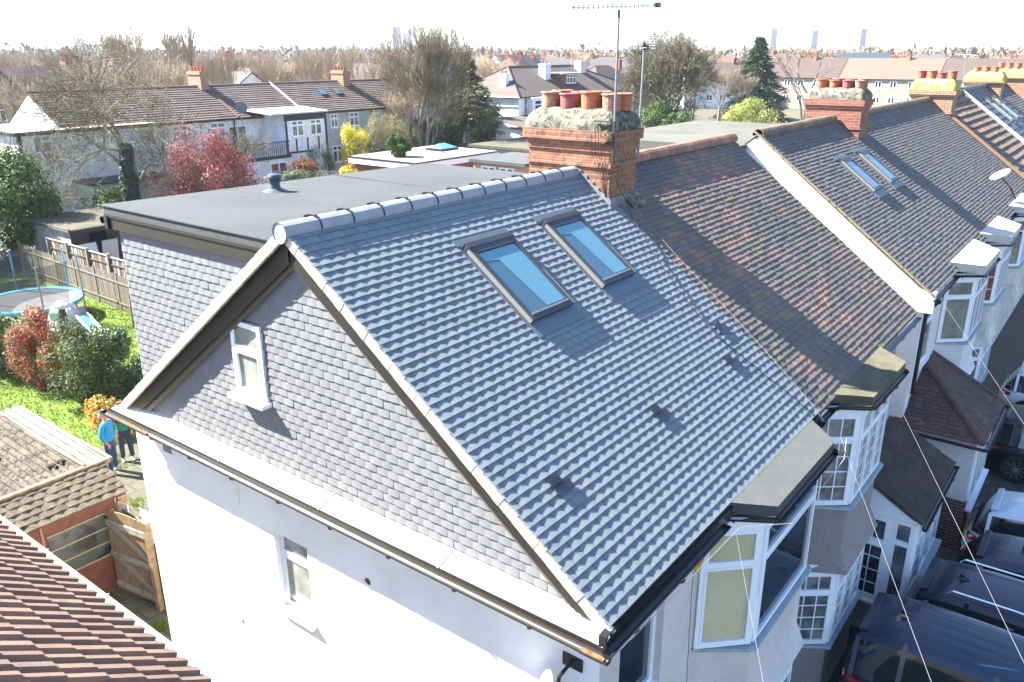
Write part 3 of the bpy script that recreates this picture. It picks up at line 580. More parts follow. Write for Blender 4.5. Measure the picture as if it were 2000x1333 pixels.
window(P1, (8.95, .22, -4.9), -Y, .86, 1.8, tr=.32, geo=(3, 5), gm=glass, lab='side light of the porch with white glazing bars', sill=.04, fr=.08)
window(P1, (8.95, -.64, -4.9), -Y, .36, 1.8, tr=.25, gm=sheer, sill=.04, fr=.05)
window(P1, (8.97, -1.0, -4.7), X, 2.5, 1.6, cols=(1, 1, 1), tr=.25, geo=(2, 5), gm=sheer, sill=.12, fr=.06, sillm=blsill)
# ================================================================= house three: white flank
H3 = thing('terraced_house', 'white flanked house past the alley, dark old tiles with two narrow roof windows', 'house', (15.6, 4, G), 'houses of our street row')
H4 = thing('terraced_house', 'dark tiled house between the second and third chimneys, bay with white felt roof', 'house', (24, 4, G), 'houses of our street row')
rr3 = lambda u, s, rd: rd.random()
m = MB(); tiles(m, rp(12.8, -.02, -.01), X, DF, 5.6, SL, seed=41, T=.02, cam_=.003, jit=.0028, til=.125, rfn=rr3, gap=.002, nseg=3); m.build('roof', oldtile2, H3)
m = MB(); tiles(m, rp(18.4, -.02, -.01), X, DF, 11.1, SL, seed=42, T=.02, cam_=.003, jit=.0028, til=.125, rfn=rr3, gap=.002, nseg=2); m.build('roof', oldtile2, H4)
for H, a_, b_ in ((H3, 12.85, 18.4), (H4, 18.4, 29.5)):
    d = MB(); d.prism([(a_, 0, -.02), (b_, 0, -.02), (b_, 4, 2.97), (a_, 4, 2.97)], (0, 0, -.06)); d.prism([(a_, 8, 0), (b_, 8, 0), (b_, 4, 2.96), (a_, 4, 2.96)], (0, 0, -.06)); d.build('roof_deck', MATS['roof_deck'], H)
    m = MB(); ridge(m, (a_-.05, 4, 2.95), (b_ - (.0 if a_ > 14 else .3), 4, 2.95), .13, .33, 8, jit=.008); m.build('ridge_tiles', M('brown_ridge_tile', (.2, .12, .09), .9, attr=[(.2, .11, .075), (.16, .1, .08), (.24, .14, .09)], col2=(.13, .11, .08), scale=8, col3=(.3, .27, .12), scale3=12, amt3=.5), H)
m = MB(); m.prism([(12.85, 0.1, -.1), (12.85, 4, 2.90), (12.85, 8, -.1)], (.2, 0, 0)); m.box(12.85, 13.2, .18, 8.2, G, -.1); m.box(12.81, 13.0, -.04, .3, -.42, .02); m.build('flank_wall', white_render, H3)
m = MB()
for i in range(52): m.obox(rp(12.74+rd.uniform(-.006, .006), i*.0783, -.03), X*.11, DF*.096, NF*.03)
m.build('verge', M('yellowed_mortar', (.24, .19, .11), .95, col2=(.25, .2, .1), scale=9), H3)
m = MB(); m.box(13.0, 18.4, .2, 8.2, G, -.05); m.build('front_wall', pebble_w, H3)
m = MB(); m.box(18.41, 29.5, .2, 8.2, G, -.05); m.build('front_wall', oldwhite, H4)
gutter(H3, (12.8, -.06, -.12), (15.2, -.06, -.12), .05); gutter(H4, (21.9, -.06, -.12), (29.5, -.06, -.12), .05)
m = MB(); m.tube([(12.95, -.08, -.18), (13.0, .1, -.5), (13.0, .1, -2.3)], .045, 8); m.tube([(12.9, -.1, -.17), (13.15, -.1, -.17)], .06, 8); m.build('downpipe', black, H3)
roofwin(H3, 15.3, 16.0, 2.05, 2.9, 'left of the two small roof windows on the white flanked house', g2=False)
roofwin(H3, 16.9, 17.6, 2.07, 2.93, 'right of the two small roof windows on the white flanked house', g2=False)
PL = lambda c, t=.28, g=None, q=obscure: (c, t, q, g)
bay(H3, (15.4, 15.9, 17.75, 18.25), .2, -.35, [(-3.05, -1.86, .12), (G, -4.4, 0)], pebble_w, [(-1.82, -.28, (PL((1,)), PL((1, 1, 1), q=glass), PL((1,)))), (-4.4, -3.07, (PL((1,)), PL((1, 1, 1), q=glass), PL((1,))))], felt_w, .05, silm=blsill, lab='white painted bay roof on the white flanked house')
window(H3, (13.3, .18, -1.8), X, .9, 1.4, tr=.3, gm=glass, proud=.03)
PR = M('window_red_curtain', (.2, .02, .02), .15, spec=.7)
m = MB(); m.prism([(19.2, .2, G), (19.7, -.37, G), (21.7, -.37, G), (22.2, .2, G)], (0, 0, 1.12)); m.build('red_dwarf_wall', M('red_paint', (.35, .035, .02), .7), H4)
bay(H4, (19.3, 19.8, 21.65, 22.15), .2, -.35, [(-3.05, -1.86, .12)], oldwhite, [(-1.82, -.28, (PL((1,), q=PR, g=(1, 4)), PL((1, 1, 1), q=glass), PL((1,)))), (-4.4, -3.07, (PL((1,), q=sheer), PL((1, 1, 1), q=glass), PL((1,))))], felt_w, .05, silm=blsill)
bay(H4, (24.4, 24.9, 26.75, 27.25), .2, -.35, [(-3.05, -1.86, .12)], oldwhite, [(-1.82, -.28, (PL((1,)), PL((1, 1, 1), q=glass), PL((1,))))], felt_w, .05, silm=blsill)
py = [4.5, 4.15, 3.8, 3.5]
ch = chimney(H3, 18.15, 18.9, 3.3, 4.78, 1.8, 3.46, brick_red, 7, corb=(.0, .03, .06, .06), band=(2.7,), pots=[(18.38, y) for y in py]+[(18.68, y) for y in py], potm=[potA, potA, potB, potC], flm=moss_cem, flh=.3, poth=.24, potr=.13, detail=False, lab='second brick chimney, over the white flanked house')
ch = chimney(H4, 29.5, 30.3, 3.15, 4.62, 1.8, 3.3, brick_yel, 8, corb=(.0, .04, .08, .08), band=(2.5,), pots=[(29.8, y) for y in (4.4, 4.05, 3.7, 3.35)], potm=[potB, potA], flm=yel_cem, flh=.4, poth=.3, potr=.16, detail=False, lab='third chimney with yellow lichen on its cement')
# porch of house three: hipped clay roof
P3 = thing('porch', 'hipped clay tiled porch with white roughcast side, at the white flanked house', 'porch', (14, -.4, G))
porcht = M('porch_clay_tile', (0.14, 0.07, 0.056), .9, attr=[(0.119, 0.0588, 0.0532), (0.14, 0.07, 0.0588), (0.098, 0.056, 0.0532), (0.161, 0.0812, 0.063)], col2=(0.077, 0.049, 0.0462), scale=3, col3=(0.126, 0.14, 0.042), scale3=8, amt3=.6, thr3=(.62, .68), bump=.4)
AP = Vector((14.6, .25, -2.05)); CB = Vector((12.65, -1.45, -2.95)); CR = Vector((15.35, -1.45, -2.95)); CL = Vector((12.65, .3, -2.95)); RR = Vector((15.35, .25, -2.05))
m = MB()
dL = (AP-Vector((CB.x, AP.y, CB.z))).normalized(); SLN = (AP-Vector((CB.x, AP.y, CB.z))).length
tiles(m, CL, -Y, dL, 1.75, SLN, seed=51, w=.165, g=.12, T=.015, jit=.004, nseg=2, gap=.003, skip=lambda u, s: (s/SLN) > 1-(max(0, u-.05)/1.7)*1.0 and True if False else s/SLN > 1-u/1.75+.02)
dF = (Vector((14.6, .25, -2.05))-Vector((14.6, -1.45, -2.95))).normalized(); SFN = (Vector((14.6, .25, -2.05))-Vector((14.6, -1.45, -2.95))).length
tiles(m, CB, X, dF, 2.7, SFN, seed=52, w=.165, g=.12, T=.015, jit=.004, nseg=2, gap=.003, skip=lambda u, s: u < 1.95*s/SFN-.05)
m.poly([CL, CB, AP]); m.poly([CB, CR, RR, AP])
m.build('roof', porcht, P3)
ph_ = M('porch_hip', (.12, .07, .055), .9, col2=(.09, .06, .05), scale=6)
m = MB(); ridge(m, CB+Z*.02, AP+Z*.02, .08, .33, 6, jit=.005); m.build('hip_tiles', ph_, P3); m = MB(); ridge(m, CR+Z*.02, RR+Z*.02, .06, .33, 6, jit=.005); m.build('verge_tiles', ph_, P3)
gutter(P3, (12.58, .2, -3.0), (12.58, -1.5, -3.0), .05); gutter(P3, (12.6, -1.52, -3.0), (15.4, -1.52, -3.0), .05)
m = MB(); m.box(12.85, 12.97, -1.3, .2, -4.4, -2.98); m.build('side_wall', pebble_w, P3); m = MB(); m.box(12.84, 12.98, -1.32, .2, G, -4.401); m.box(12.98, 15.2, -1.32, -1.2, G, -4.6); m.build('brick_base', brick_dk, P3)
window(P3, (12.98, -1.3, -4.6), X, 2.2, 1.6, cols=(1, 1, 1), gm=glass, sill=.1)
# houses five and six
H5 = thing('terraced_house', 'house with large brown concrete tiles beyond the third chimney', 'house', (33, 4, G), 'houses of our street row')
bigt = M('large_concrete_tile', (.2, .13, .09), .9, attr=[(.2, .14, .1), (.16, .115, .09), (.22, .15, .1)], col2=(.12, .09, .075), scale=4, bump=.4)
m = MB(); tiles(m, rp(29.6, -.02, -.06), X, DF, 6.4, SL, seed=61, w=.33, g=.32, T=.06, til=.17, stag=.0, nseg=3, base=.08, jit=.006, cam_=.03); m.build('roof', bigt, H5)
m = MB(); m.box(29.55, 36, .2, 8, G, -.05); m.build('walls', oldwhite, H5)
m = MB(); m.obox(rp(29.52, 0, .02), X*.16, DF*SL, NF*.09); m.build('verge', M('clay_verge', (.22, .13, .08), .9), H5); m = MB(); ridge(m, (29.6, 4, 2.98), (36, 4, 2.98), .13, .4); m.build('ridge_tiles', MATS['brown_ridge_tile'], H5)
H6 = thing('terraced_house', 'house with dark blue grey tiles and white verge strip at right edge', 'house', (39, 4, G), 'houses of our street row')
dkt = M('dark_blue_tile', (.06, .07, .085), .6, attr=[(.06, .072, .09), (.075, .085, .1), (.085, .08, .085), (.055, .065, .085)])
m = MB(); tiles(m, rp(36.1, -.02, .04), X, DF, 6, SL, seed=62, w=.42, g=.34, T=.03, til=.08, nseg=1, base=.06, jit=.006); m.build('roof', dkt, H6)
m = MB(); m.obox(rp(36.0, 0, .03), X*.1, DF*SL, NF*.1); m.build('verge', pvc, H6); m = MB(); ridge(m, (36, 4, 3.05), (42, 4, 3.05), .15, .45); m.build('ridge_tiles', dkt, H6)
m = MB(); m.box(36, 48, .2, 8, G, -.05); m.build('walls', oldwhite, H6)
roofwin(H6, 38.0, 38.9, 2.2, 3.4, 'left roof window on the blue grey tiles', up0=.1, g2=False); roofwin(H6, 39.8, 40.7, 2.2, 3.4, 'right roof window on the blue grey tiles', up0=.1, g2=False)
chimney(H6, 42, 42.8, 3.3, 4.9, 1.8, 3.3, brick_yel, 9, corb=(.0, .06, .1), pots=[(42.2, y) for y in (4.5, 4.1, 3.7)], potm=[potA], flm=yel_cem, flh=.45, poth=.25, potr=.15, detail=False)
H7 = thing('terraced_house', 'farthest dark tiled roof of our row at the right edge', 'house', (45, 4, G), 'houses of our street row')
m = MB(); tiles(m, rp(42.3, -.02, .0), X, DF, 7, SL, seed=63, w=.33, g=.15, T=.02, nseg=1, jit=.004); m.build('roof', oldtile2, H7); m = MB(); ridge(m, (42.8, 4, 2.98), (49, 4, 2.98), .13, .4); m.build('ridge_tiles', MATS['brown_ridge_tile'], H7)
chimney(H7, 48, 48.8, 2.9, 4.6, 1.8, 3.35, brick_yel, 10, corb=(.0, .06, .1), pots=[(48.2, y) for y in (4.3, 3.9, 3.5, 3.1)], potm=[potA], flm=yel_cem, flh=.45, poth=.3, potr=.16, detail=False)
# ================================================================= ground, paving, lawn
def sheet(name, pts, z, mat, kind='structure'):
    m = MB(); m.poly([(x, y, G+z) for x, y in pts]); return struct(m.build(name, mat), kind)
soil = M('bare_soil', (0.08, 0.065, 0.045), .95, col2=(0.05, 0.045, 0.0275), scale=1.5, col3=(0.045, 0.065, 0.015), scale3=6, amt3=.7, bump=.6, bscale=30)
far_gr = M('suburb_ground', (0.0715, 0.0715, 0.0413), .95, col2=(0.0935, 0.0825, 0.055), scale=.05, col3=(0.0385, 0.055, 0.0165), scale3=.3, amt3=.6)
lawnm = M('lawn_grass', (0.1035, 0.1644, 0.0122), .9, col2=(0.0731, 0.1309, 0.011), scale=.9, col3=(0.1522, 0.1888, 0.0213), scale3=6, amt3=.7, bump=.8, bscale=60)
stonep = brickmat('paving_stone', (0.09, 0.0788, 0.0563), (0.0743, 0.063, 0.045), (0.0405, 0.054, 0.018), bw=.62, bh=.48, plane='xy', ms=.03, stain=.35, dark=(0.054, 0.0495, 0.0315), moss=((0.0495, 0.063, 0.018), .56))
blockp = brickmat('driveway_block', (.1, .095, .08), (.075, .072, .062), (.035, .035, .03), bw=.22, bh=.16, plane='xy', ms=.012, stain=.4, dark=(.04, .045, .03))
redblock = brickmat('red_driveway_block', (.13, .075, .06), (.1, .06, .05), (.04, .035, .03), bw=.22, bh=.11, plane='xy', ms=.01, stain=.3)
conc_p = brickmat('pavement_slab', (.1, .1, .095), (.085, .085, .08), (.05, .05, .05), bw=.6, bh=.6, plane='xy', ms=.01, offs=0)
tar = M('asphalt', (.045, .045, .048), .9, col2=(.035, .035, .037), scale=2, col3=(.09, .09, .09), scale3=150, amt3=.5, bump=.5, bscale=200)
m = MB(); m.poly([(-4500, -4500, G-.03), (4500, -4500, G-.03), (4500, 4500, G-.03), (-4500, 4500, G-.03)]); struct(m.build('ground', far_gr))
sheet('garden_soil', [(-12, 8.3), (60, 8.3), (60, 52), (-12, 52)], -.012, soil)
sheet('lawn', [(-6, 18.3), (11.2, 18.3), (11.3, 41), (-6, 41)], 0, lawnm)
sheet('patio', [(-2.4, 8.27), (5.2, 8.27), (5.4, 17.6), (3.9, 18.5), (2.6, 17.3), (-2.4, 16.6)], .008, stonep)
sheet('alley', [(-2.3, -1), (.22, -1), (.22, 8.27), (-2.3, 8.27)], 0, M('alley_concrete', (.15, .135, .105), .95, col2=(.1, .09, .065), scale=1.2, col3=(.1, .13, .04), scale3=4, amt3=.5, bump=.4))
sheet('road', [(-200, -17), (260, -17), (260, -11), (-200, -11)], .004, tar); sheet('pavement', [(-200, -11), (260, -11), (260, -9), (-200, -9)], .01, conc_p)
sheet('driveway', [(-30, -9), (13, -9), (13, .25), (-30, .25)], -.004, tar); sheet('block_paving', [(9.2, -9), (20.5, -9), (20.5, .25), (9.2, .25)], .006, blockp)
sheet('red_block_driveway', [(20.6, -9), (60, -9), (60, .25), (20.6, .25)], .02, redblock)
m = MB(); m.box(20.45, 20.6, -5, 0, G, G+.28); tag(m.build('boundary_wall', brick_dk), 'very low brick wall at the edge of the red block driveway', 'wall')
rg = random.Random(9)
m = MB()
gt = M('grass_blade', (.1, .2, .02), .9, attr=[(.115, .175, .014), (.1, .158, .012), (.13, .187, .018), (.105, .165, .013)], transl=.4, spec=.1)
for i in range(26000):
    x = rg.uniform(1.5, 11.0); y = rg.uniform(18.4, 33)
    h = rg.uniform(.03, .1)*(1.4 if math.sin(x*2.1+y)*math.sin(y*1.3) > .3 else 1); a = rg.uniform(0, 6.3); dx, dy = math.cos(a)*.018, math.sin(a)*.018; lx, ly = rg.uniform(-.05, .05), rg.uniform(-.05, .05)
    m.poly([(x-dx, y-dy, G), (x+dx, y+dy, G), (x+lx, y+ly, G+h)], 0, rg.random())
tag(struct(m.build('grass', gt), 'stuff'), 'bright green lawn grass of the back garden', 'grass')
m = MB()
for cx, cy, n, rr in ((3.0, 14.8, 70, .35), (3.9, 17.2, 90, .5), (.95, 10.2, 60, .2), (.5, 8.9, 50, .25), (3.1, 13.0, 40, .25), (2.3, 12.6, 40, .2)):
    for i in range(n):
        a = rg.uniform(0, 6.3); q = rr*rg.random(); x, y = cx+math.cos(a)*q, cy+math.sin(a)*q; h = rg.uniform(.04, .16); b = rg.uniform(0, 6.3)
        m.poly([(x-math.cos(b)*.02, y-math.sin(b)*.02, G), (x+math.cos(b)*.02, y+math.sin(b)*.02, G), (x+rg.uniform(-.08, .08), y+rg.uniform(-.08, .08), G+h)], 0, rg.random())
tag(struct(m.build('weeds', gt), 'stuff'), 'green weeds growing between the paving stones by the gate', 'weeds')
# ================================================================= neighbouring house, lower left
LN = thing('neighbouring_house', 'brown tiled roof and cream gutter in the bottom left corner', 'house', (-5, 4, G))
brt = M('brown_profiled_tile', (0.1214, 0.081, 0.0648), .88, attr=[(0.2024, 0.1336, 0.0972), (0.1781, 0.1198, 0.0891), (0.2226, 0.1457, 0.1052), (0.1903, 0.1255, 0.0955)], col2=(0.1498, 0.1012, 0.081), scale=3, col3=(0.2834, 0.2672, 0.2429), scale3=12, amt3=.5, thr3=(.68, .72), bump=.4)
DL = Vector((-4, 0, 2.98576)).normalized()
m = MB()
def trough(u):
    v = (u*2) % 1
    return .034*(max(0, min(1, v/.1)) if v < .5 else max(0, min(1, (1.0-v)/.07)) if v > .88 else 1 if v <= .88 and v < .9 else 0)
tiles(m, (-2.47, 10.5, -.04), -Y, DL, 10.0, 3.4, seed=71, w=.33, g=.31, T=.022, til=.06, stag=0, nseg=24, base=.03, jit=.004, prof=lambda u: .036 if .04 < (u*2) % 1 < .5 else 0, skip=lambda u, s: (10.5-u) < .42+s*.80*1.0)
m.build('roof', brt, LN)
d = MB(); d.poly([(-2.47, 10.5, -.06), (-2.47, .3, -.06), (-6.47, 4.3, 2.92), (-6.35, 10.5, 2.94)]); d.poly([(-2.47, .3, -.08), (-10.35, .3, -.08), (-6.47, 4.3, 2.92)]); d.build('roof_deck', brt, LN)
m = MB(); ridge(m, (-2.5, .33, -.05), (-6.45, 4.28, 2.9), .13, .42, 10, jit=.008); m.build('hip_tiles', M('hip_tile_lichen', (.14, .1, .085), .9, col2=(.1, .08, .07), scale=6, col3=(.42, .4, .36), scale3=16, amt3=.8, thr3=(.58, .64), bump=.5), LN)
crg = M('cream_gutter', (.36, .32, .24), .6, col2=(.28, .25, .18), scale=4)
gutter(LN, (-2.4, 10.6, -.07), (-2.4, .2, -.07), .055, crg, brk=1.2); m = MB(); m.box(-2.5, -2.46, .3, 10.5, -.2, -.01); m.build('fascia', crg, LN)
m = MB(); m.box(-10, -2.6, .9, 10.5, G, -.06); m.build('walls', pebble_w, LN)
# ================================================================= garage, gate, boards
GA = thing('garage', 'garage with patched corrugated sheet roof and red brown doors', 'garage', (.6, 14.5, G))
asb = M('corrugated_cement', (0.1054, 0.0868, 0.062), .95, col2=(0.0682, 0.0527, 0.0372), scale=3, col3=(0.0217, 0.0155, 0.0093), scale3=9, amt3=.95, thr3=(.52, .58), bump=.5, bscale=40)
clr = M('clear_corrugated_sheet', (0.0521, 0.0434, 0.0304), .5, col2=(0.0325, 0.026, 0.0174), scale=5)
m = MB()
def corr(mb, x0, x1, y0, y1, z0, z1, pitch=.146, amp=.03):
    n = int((x1-x0)/pitch*4); 
    for j in range(6):
        ya, yb = y0+(y1-y0)*j/6, y0+(y1-y0)*(j+1)/6+.02; za, zb = z0+(z1-z0)*j/6+.006, z0+(z1-z0)*(j+1)/6
        vs = []
        for i in range(n+1): x = x0+(x1-x0)*i/n; h = math.sin(i*math.pi/2)*amp; vs += [(x, ya, za+h), (x, yb, zb+h)]
        mb.faces(vs, [(2*i, 2*i+2, 2*i+3, 2*i+1) for i in range(n)])
corr(m, -4.2, 1.22, 12.7, 16.7, -3.17, -3.05); m.build('roof', asb, GA)
m = MB(); corr(m, 1.24, 1.72, 12.75, 16.7, -3.16, -3.03, .16, .035); m.build('clear_roof_strip', clr, GA)
m = MB(); m.box(1.2, 1.27, 12.7, 16.7, -3.13, -3.1); m.box(1.7, 1.78, 12.7, 16.7, -3.2, -3.12); m.build('white_edge_strip', M('weathered_white', (0.11, 0.099, 0.0798), .8), GA)
m = MB()
for x, y in ((-.1, 15.2), (.95, 13.3), (.75, 13.25), (.2, 14.4)): m.box(x, x+.16, y, y+.1, -3.115, -3.09)
m.build('roof_holes', MATS['hole_dark'], GA)
m = MB(); db = (Vector((0, .9, .38))).normalized(); tiles(m, (-4.2, 11.83, -3.52), X, db, 5.78, .98, seed=77, w=.24, g=.16, T=.02, jit=.006, cam_=.012, til=.1, base=.03, rfn=lambda u, s, r: r.random()); m.prism([(-4.2, 11.85, -3.53), (1.55, 11.85, -3.53), (1.6, 12.75, -3.15), (-4.2, 12.75, -3.15)], (0, 0, .01))
m.build('tiled_band', M('garage_tile', (0.1, 0.075, 0.05), .9, attr=[(0.11, 0.085, 0.0575), (0.09, 0.0675, 0.0475), (0.13, 0.1, 0.065)], col2=(0.06, 0.05, 0.03), scale=5, col3=(0.19, 0.17, 0.11), scale3=18, amt3=.5, bump=.5), GA)
m = MB(); m.box(-4.2, 1.7, 12.66, 12.76, -3.2, -3.1); m.build('rusty_ridge_strip', M('rusty_strip', (.2, .1, .055), .9, col2=(.3, .2, .12), scale=9), GA)
rdoor = M('red_brown_paint', (.16, .05, .025), .6, col2=(.11, .035, .02), scale=6, col3=(.05, .02, .015), scale3=20, amt3=.5)
m = MB(); m.box(-4.2, 1.45, 11.98, 12.04, G, -3.56); m.build('doors', rdoor, GA)
m = MB(); m.box(1.4, 1.58, 11.95, 12.7, G, -3.62); m.box(1.4, 1.58, 12.7, 16.6, G, -3.2); m.box(-4.2, -4.1, 12, 16.6, G, -3.2); m.box(-4.2, 1.5, 16.4, 16.6, G, -3.1); m.build('walls', brickmat('garage_brick', (.36, .16, .06), (.28, .12, .05), (.3, .25, .16), stain=.4), GA)
reed = M('reeded_glass', (.06, .065, .055), .35, col2=(.012, .014, .014), scale=2.2, thr=(.48, .56), spec=.8)
m = MB(); m.box(.02, 1.28, 11.965, 11.98, -4.75, -3.85); o = m.build('glazed_band', reed, GA); m = MB()
for z in (-4.76, -4.47, -4.16, -3.84): m.box(.0, 1.3, 11.95, 11.966, z-.014, z+.014)
m.build('glazing_bars', M('beige_bar', (.3, .24, .15), .7), o)
m = MB(); m.box(-.08, -.04, 11.96, 11.98, G, -3.6); m.box(1.33, 1.37, 11.96, 11.98, G, -3.6); m.build('door_edge', M('pale_seam', (.3, .16, .1), .8), GA)
wood = M('weathered_timber', (.4, .27, .14), .85, attr=[(.27, .185, .105), (.23, .15, .075), (.29, .205, .12), (.21, .14, .08)], col2=(.18, .11, .05), scale=7, col3=(.34, .29, .21), scale3=25, amt3=.4, bump=.3)
greyw = M('grey_timber', (.3, .27, .21), .9, attr=[(.3, .27, .21), (.24, .21, .16), (.35, .32, .25)], col2=(.2, .18, .13), scale=8)
GT = thing('garden_gate', 'arched wooden side gate standing open, ledged and braced boards', 'gate', (1.3, 10.7, G))
gp = Vector((1.28, 10.72, G)); gd = (Vector((1.08, 11.9, G))-gp); gw = gd.length; gd.normalize(); gn = gd.cross(Z)
m = MB(); n = 9
for i in range(n):
    u0 = .03+i*(gw-.03)/n; u1 = .03+(i+1)*(gw-.03)/n-.006; c = (u0+u1)/2/gw; h = 1.72+.14*math.sin(math.pi*(.15+.7*c)); m.obox(gp+gd*u0+Z*.06, gd*(u1-u0), Z*h, gn*.02, 0, rg.random())
m.build('boards', wood, GT); m = MB()
if gn.x > 0: side = -1
else: side = 1
so_ = gn*(.022 if side > 0 else -.03)
for z in (.15, .85, 1.55): m.obox(gp+gd*.02+Z*z+so_, gd*(gw-.04), Z*.13, gn*.025, 0, .3)
for z0, z1 in ((.28, .85), (.98, 1.55)): 
    a, b = gp+gd*.03+Z*z0+so_, gp+gd*(gw-.1)+Z*z1+so_; m.obox(a, (b-a), Z*.13, gn*.02, 0, .6)
m.build('ledges_and_braces', greyw, GT); m = MB(); m.obox(gp+gd*(gw-.1)+Z*1.72+so_*1.5, gd*.08, Z*.03, gn*.03); m.build('latch', black, GT)
m = MB(); m.obox(gp-gd*.12, gd*.1, Z*1.98, gn*-.1, 0, .1); tag(m.build('gate_post', wood), 'square timber gate post beside the arched side gate', 'post')
t = thing('side_fence', 'dark slatted fence with white boards leaning behind the arched gate', 'fence', (1.6, 11.2, G))
m = MB(); 
for i in range(7): m.obox((1.42, 11.9-i*.2, G), (0, -.185, 0), (.02, 0, 0), (0, 0, 1.72), 0, rg.random())
m.build('boards', greyw, t); m = MB(); m.obox((1.52, 11.85, G), (.02, -.1, 0), (.02, 0, 0), (-.08, 0, 1.85)); m.obox((1.62, 11.4, G), (.02, -.5, 0), (.02, 0, 0), (-.12, -.05, 1.9)); m.build('leaning_board', pvc, t); m = MB(); m.box(1.36, 1.46, 11.92, 12.0, G, G+1.9); m.box(1.36, 1.46, 10.35, 10.45, G, G+1.85); m.build('post', greyw, t)
# ================================================================= foliage helpers
def leaves(mb, c, rad, n, size, seed=1, clumps=24, shell=.55, flat=.5, zmin=None, rlo=0., rhi=1., lobe=.42):
    """leaf-sized faces in clumps through the crown"""
    rd = random.Random(seed); c = Vector(c); cl = []
    for i in range(clumps):
        while True:
            v = Vector((rd.uniform(-1, 1), rd.uniform(-1, 1), rd.uniform(-1, 1)))
            if .15 < v.length < 1: break
        v = v.normalized()*rd.uniform(shell, .95); cl.append((v, rd.uniform(lobe*.6, lobe*1.15), rd.uniform(0, 1)))
    for i in range(n):
        v, q, cr = cl[rd.randrange(clumps)]; o = Vector((rd.gauss(0, 1), rd.gauss(0, 1), rd.gauss(0, 1))).normalized()*q*rd.uniform(.55, 1.05)
        p = v+o; P = Vector((c.x+p.x*rad[0], c.y+p.y*rad[1], c.z+p.z*rad[2]))
        if zmin is not None and P.z < zmin: P.z = zmin+rd.random()*.1
        nn = (o.normalized()+Vector((rd.uniform(-1, 1), rd.uniform(-1, 1), rd.uniform(-.6, 1.2)))*.8).normalized(); a = nn.orthogonal().normalized(); a = (Matrix.Rotation(rd.uniform(0, 6.3), 3, nn) @ a); b = nn.cross(a)
        s = size*rd.uniform(.6, 1.4); r = rlo+(rhi-rlo)*max(0, min(.999, cr*.6+rd.random()*.4))
        mb.poly([P-a*s, P-b*s*flat+nn*s*.1, P+a*s, P+b*s*flat+nn*s*.1], 0, r)
def branch(mt, mw, rd, p, d, L, r, lv, prm):
    seg = 3 if lv > 1 else 2; path = [p.copy()]; dd = d.copy(); q = p.copy(); rs = [r]; rend = r*(.62 if lv else .35)
    for i in range(seg):
        dd = (dd+Vector((rd.uniform(-1, 1), rd.uniform(-1, 1), rd.uniform(-1, 1)))*prm['wob']+Z*prm['up']).normalized(); q = q+dd*(L/seg); path.append(q.copy()); rs.append(r+(rend-r)*(i+1)/seg)
    (mt if r > prm['cut'] else mw).tube(path, rs, 6 if r > prm['cut']*2 else (4 if r > prm['cut'] else 3), cap=False, r=rd.random())
    if lv == 0: return
    for k in range(prm['kids'][-lv] if isinstance(prm['kids'], tuple) else prm['kids']):
        t = 1.0 if k < prm.get('tip', 2) else rd.uniform(.35, .95); i = min(seg-1, int(t*seg)); b = path[i].lerp(path[i+1], t*seg-i) if t < 1 else path[-1]
        ax = dd.orthogonal().normalized(); ax = Matrix.Rotation(rd.uniform(0, 6.3), 3, dd) @ ax; nd = (Matrix.Rotation(R(rd.uniform(*prm['ang'])), 3, ax) @ dd)
        branch(mt, mw, rd, b, nd, L*rd.uniform(*prm['len']), max(prm['rmin'], rend*(.85 if t == 1. else .6)), lv-1, prm)
def bare(base, h, seed, lv=5, wob=.12, up=.06, kids=4, ang=(18, 48), ln=(.6, .85), r=.2, trunk=.28, cut=.05, rmin=.008, lean=(0, 0), stems=1, tip=2):
    rd = random.Random(seed); mt, mw = MB(), MB(); prm = dict(wob=wob, up=up, kids=kids, ang=ang, len=ln, cut=cut, rmin=rmin, tip=tip)
    for s in range(stems):
        d = Vector((lean[0]+(rd.uniform(-.3, .3) if stems > 1 else 0), lean[1]+(rd.uniform(-.3, .3) if stems > 1 else 0), 1)).normalized()
        branch(mt, mw, rd, Vector(base)+Vector((rd.uniform(-.1, .1), rd.uniform(-.1, .1), 0))*(stems > 1), d, h*trunk, r, lv, prm)
    return mt, mw
bark = M('grey_bark', (.16, .135, .1), .95, col2=(.24, .21, .15), scale=5, bump=.6, bscale=25)
twig_y = M('lichened_twigs', (0.136, 0.12, 0.064), .9, attr=[(0.16, 0.14, 0.068), (0.12, 0.108, 0.068), (0.192, 0.168, 0.096), (0.104, 0.088, 0.056)])
twig_b = M('brown_twigs', (.16, .12, .09), .9, attr=[(.19, .145, .11), (.15, .11, .085), (.22, .17, .13), (.17, .125, .09)])
def leafmat(name, cols, tr=.35, rough=.6): return M(name, cols[0], rough, attr=cols, transl=tr, spec=.35)
lf_dark = leafmat('dark_green_leaf', [(.03, .075, .012), (.045, .1, .018), (.06, .12, .02), (.025, .06, .015), (.09, .16, .03)])
lf_bay = leafmat('bay_leaf', [(0.0375, 0.0825, 0.015), (0.0562, 0.1125, 0.015), (0.0825, 0.1425, 0.0225), (0.0263, 0.0638, 0.015), (0.1125, 0.18, 0.03)])
lf_pale = leafmat('variegated_leaf', [(0.112, 0.154, 0.063), (0.063, 0.105, 0.035), (0.182, 0.21, 0.112), (0.042, 0.077, 0.028), (0.091, 0.14, 0.042)])
lf_red = leafmat('red_leaf', [(0.0675, 0.0825, 0.0225), (0.0975, 0.1125, 0.0375), (0.315, 0.0525, 0.03), (0.225, 0.09, 0.0375), (0.1875, 0.15, 0.0675), (0.36, 0.0525, 0.0375)])
lf_olive = leafmat('olive_leaf', [(.04, .065, .015), (.06, .09, .02), (.1, .12, .04), (.035, .05, .015), (.08, .11, .025)])
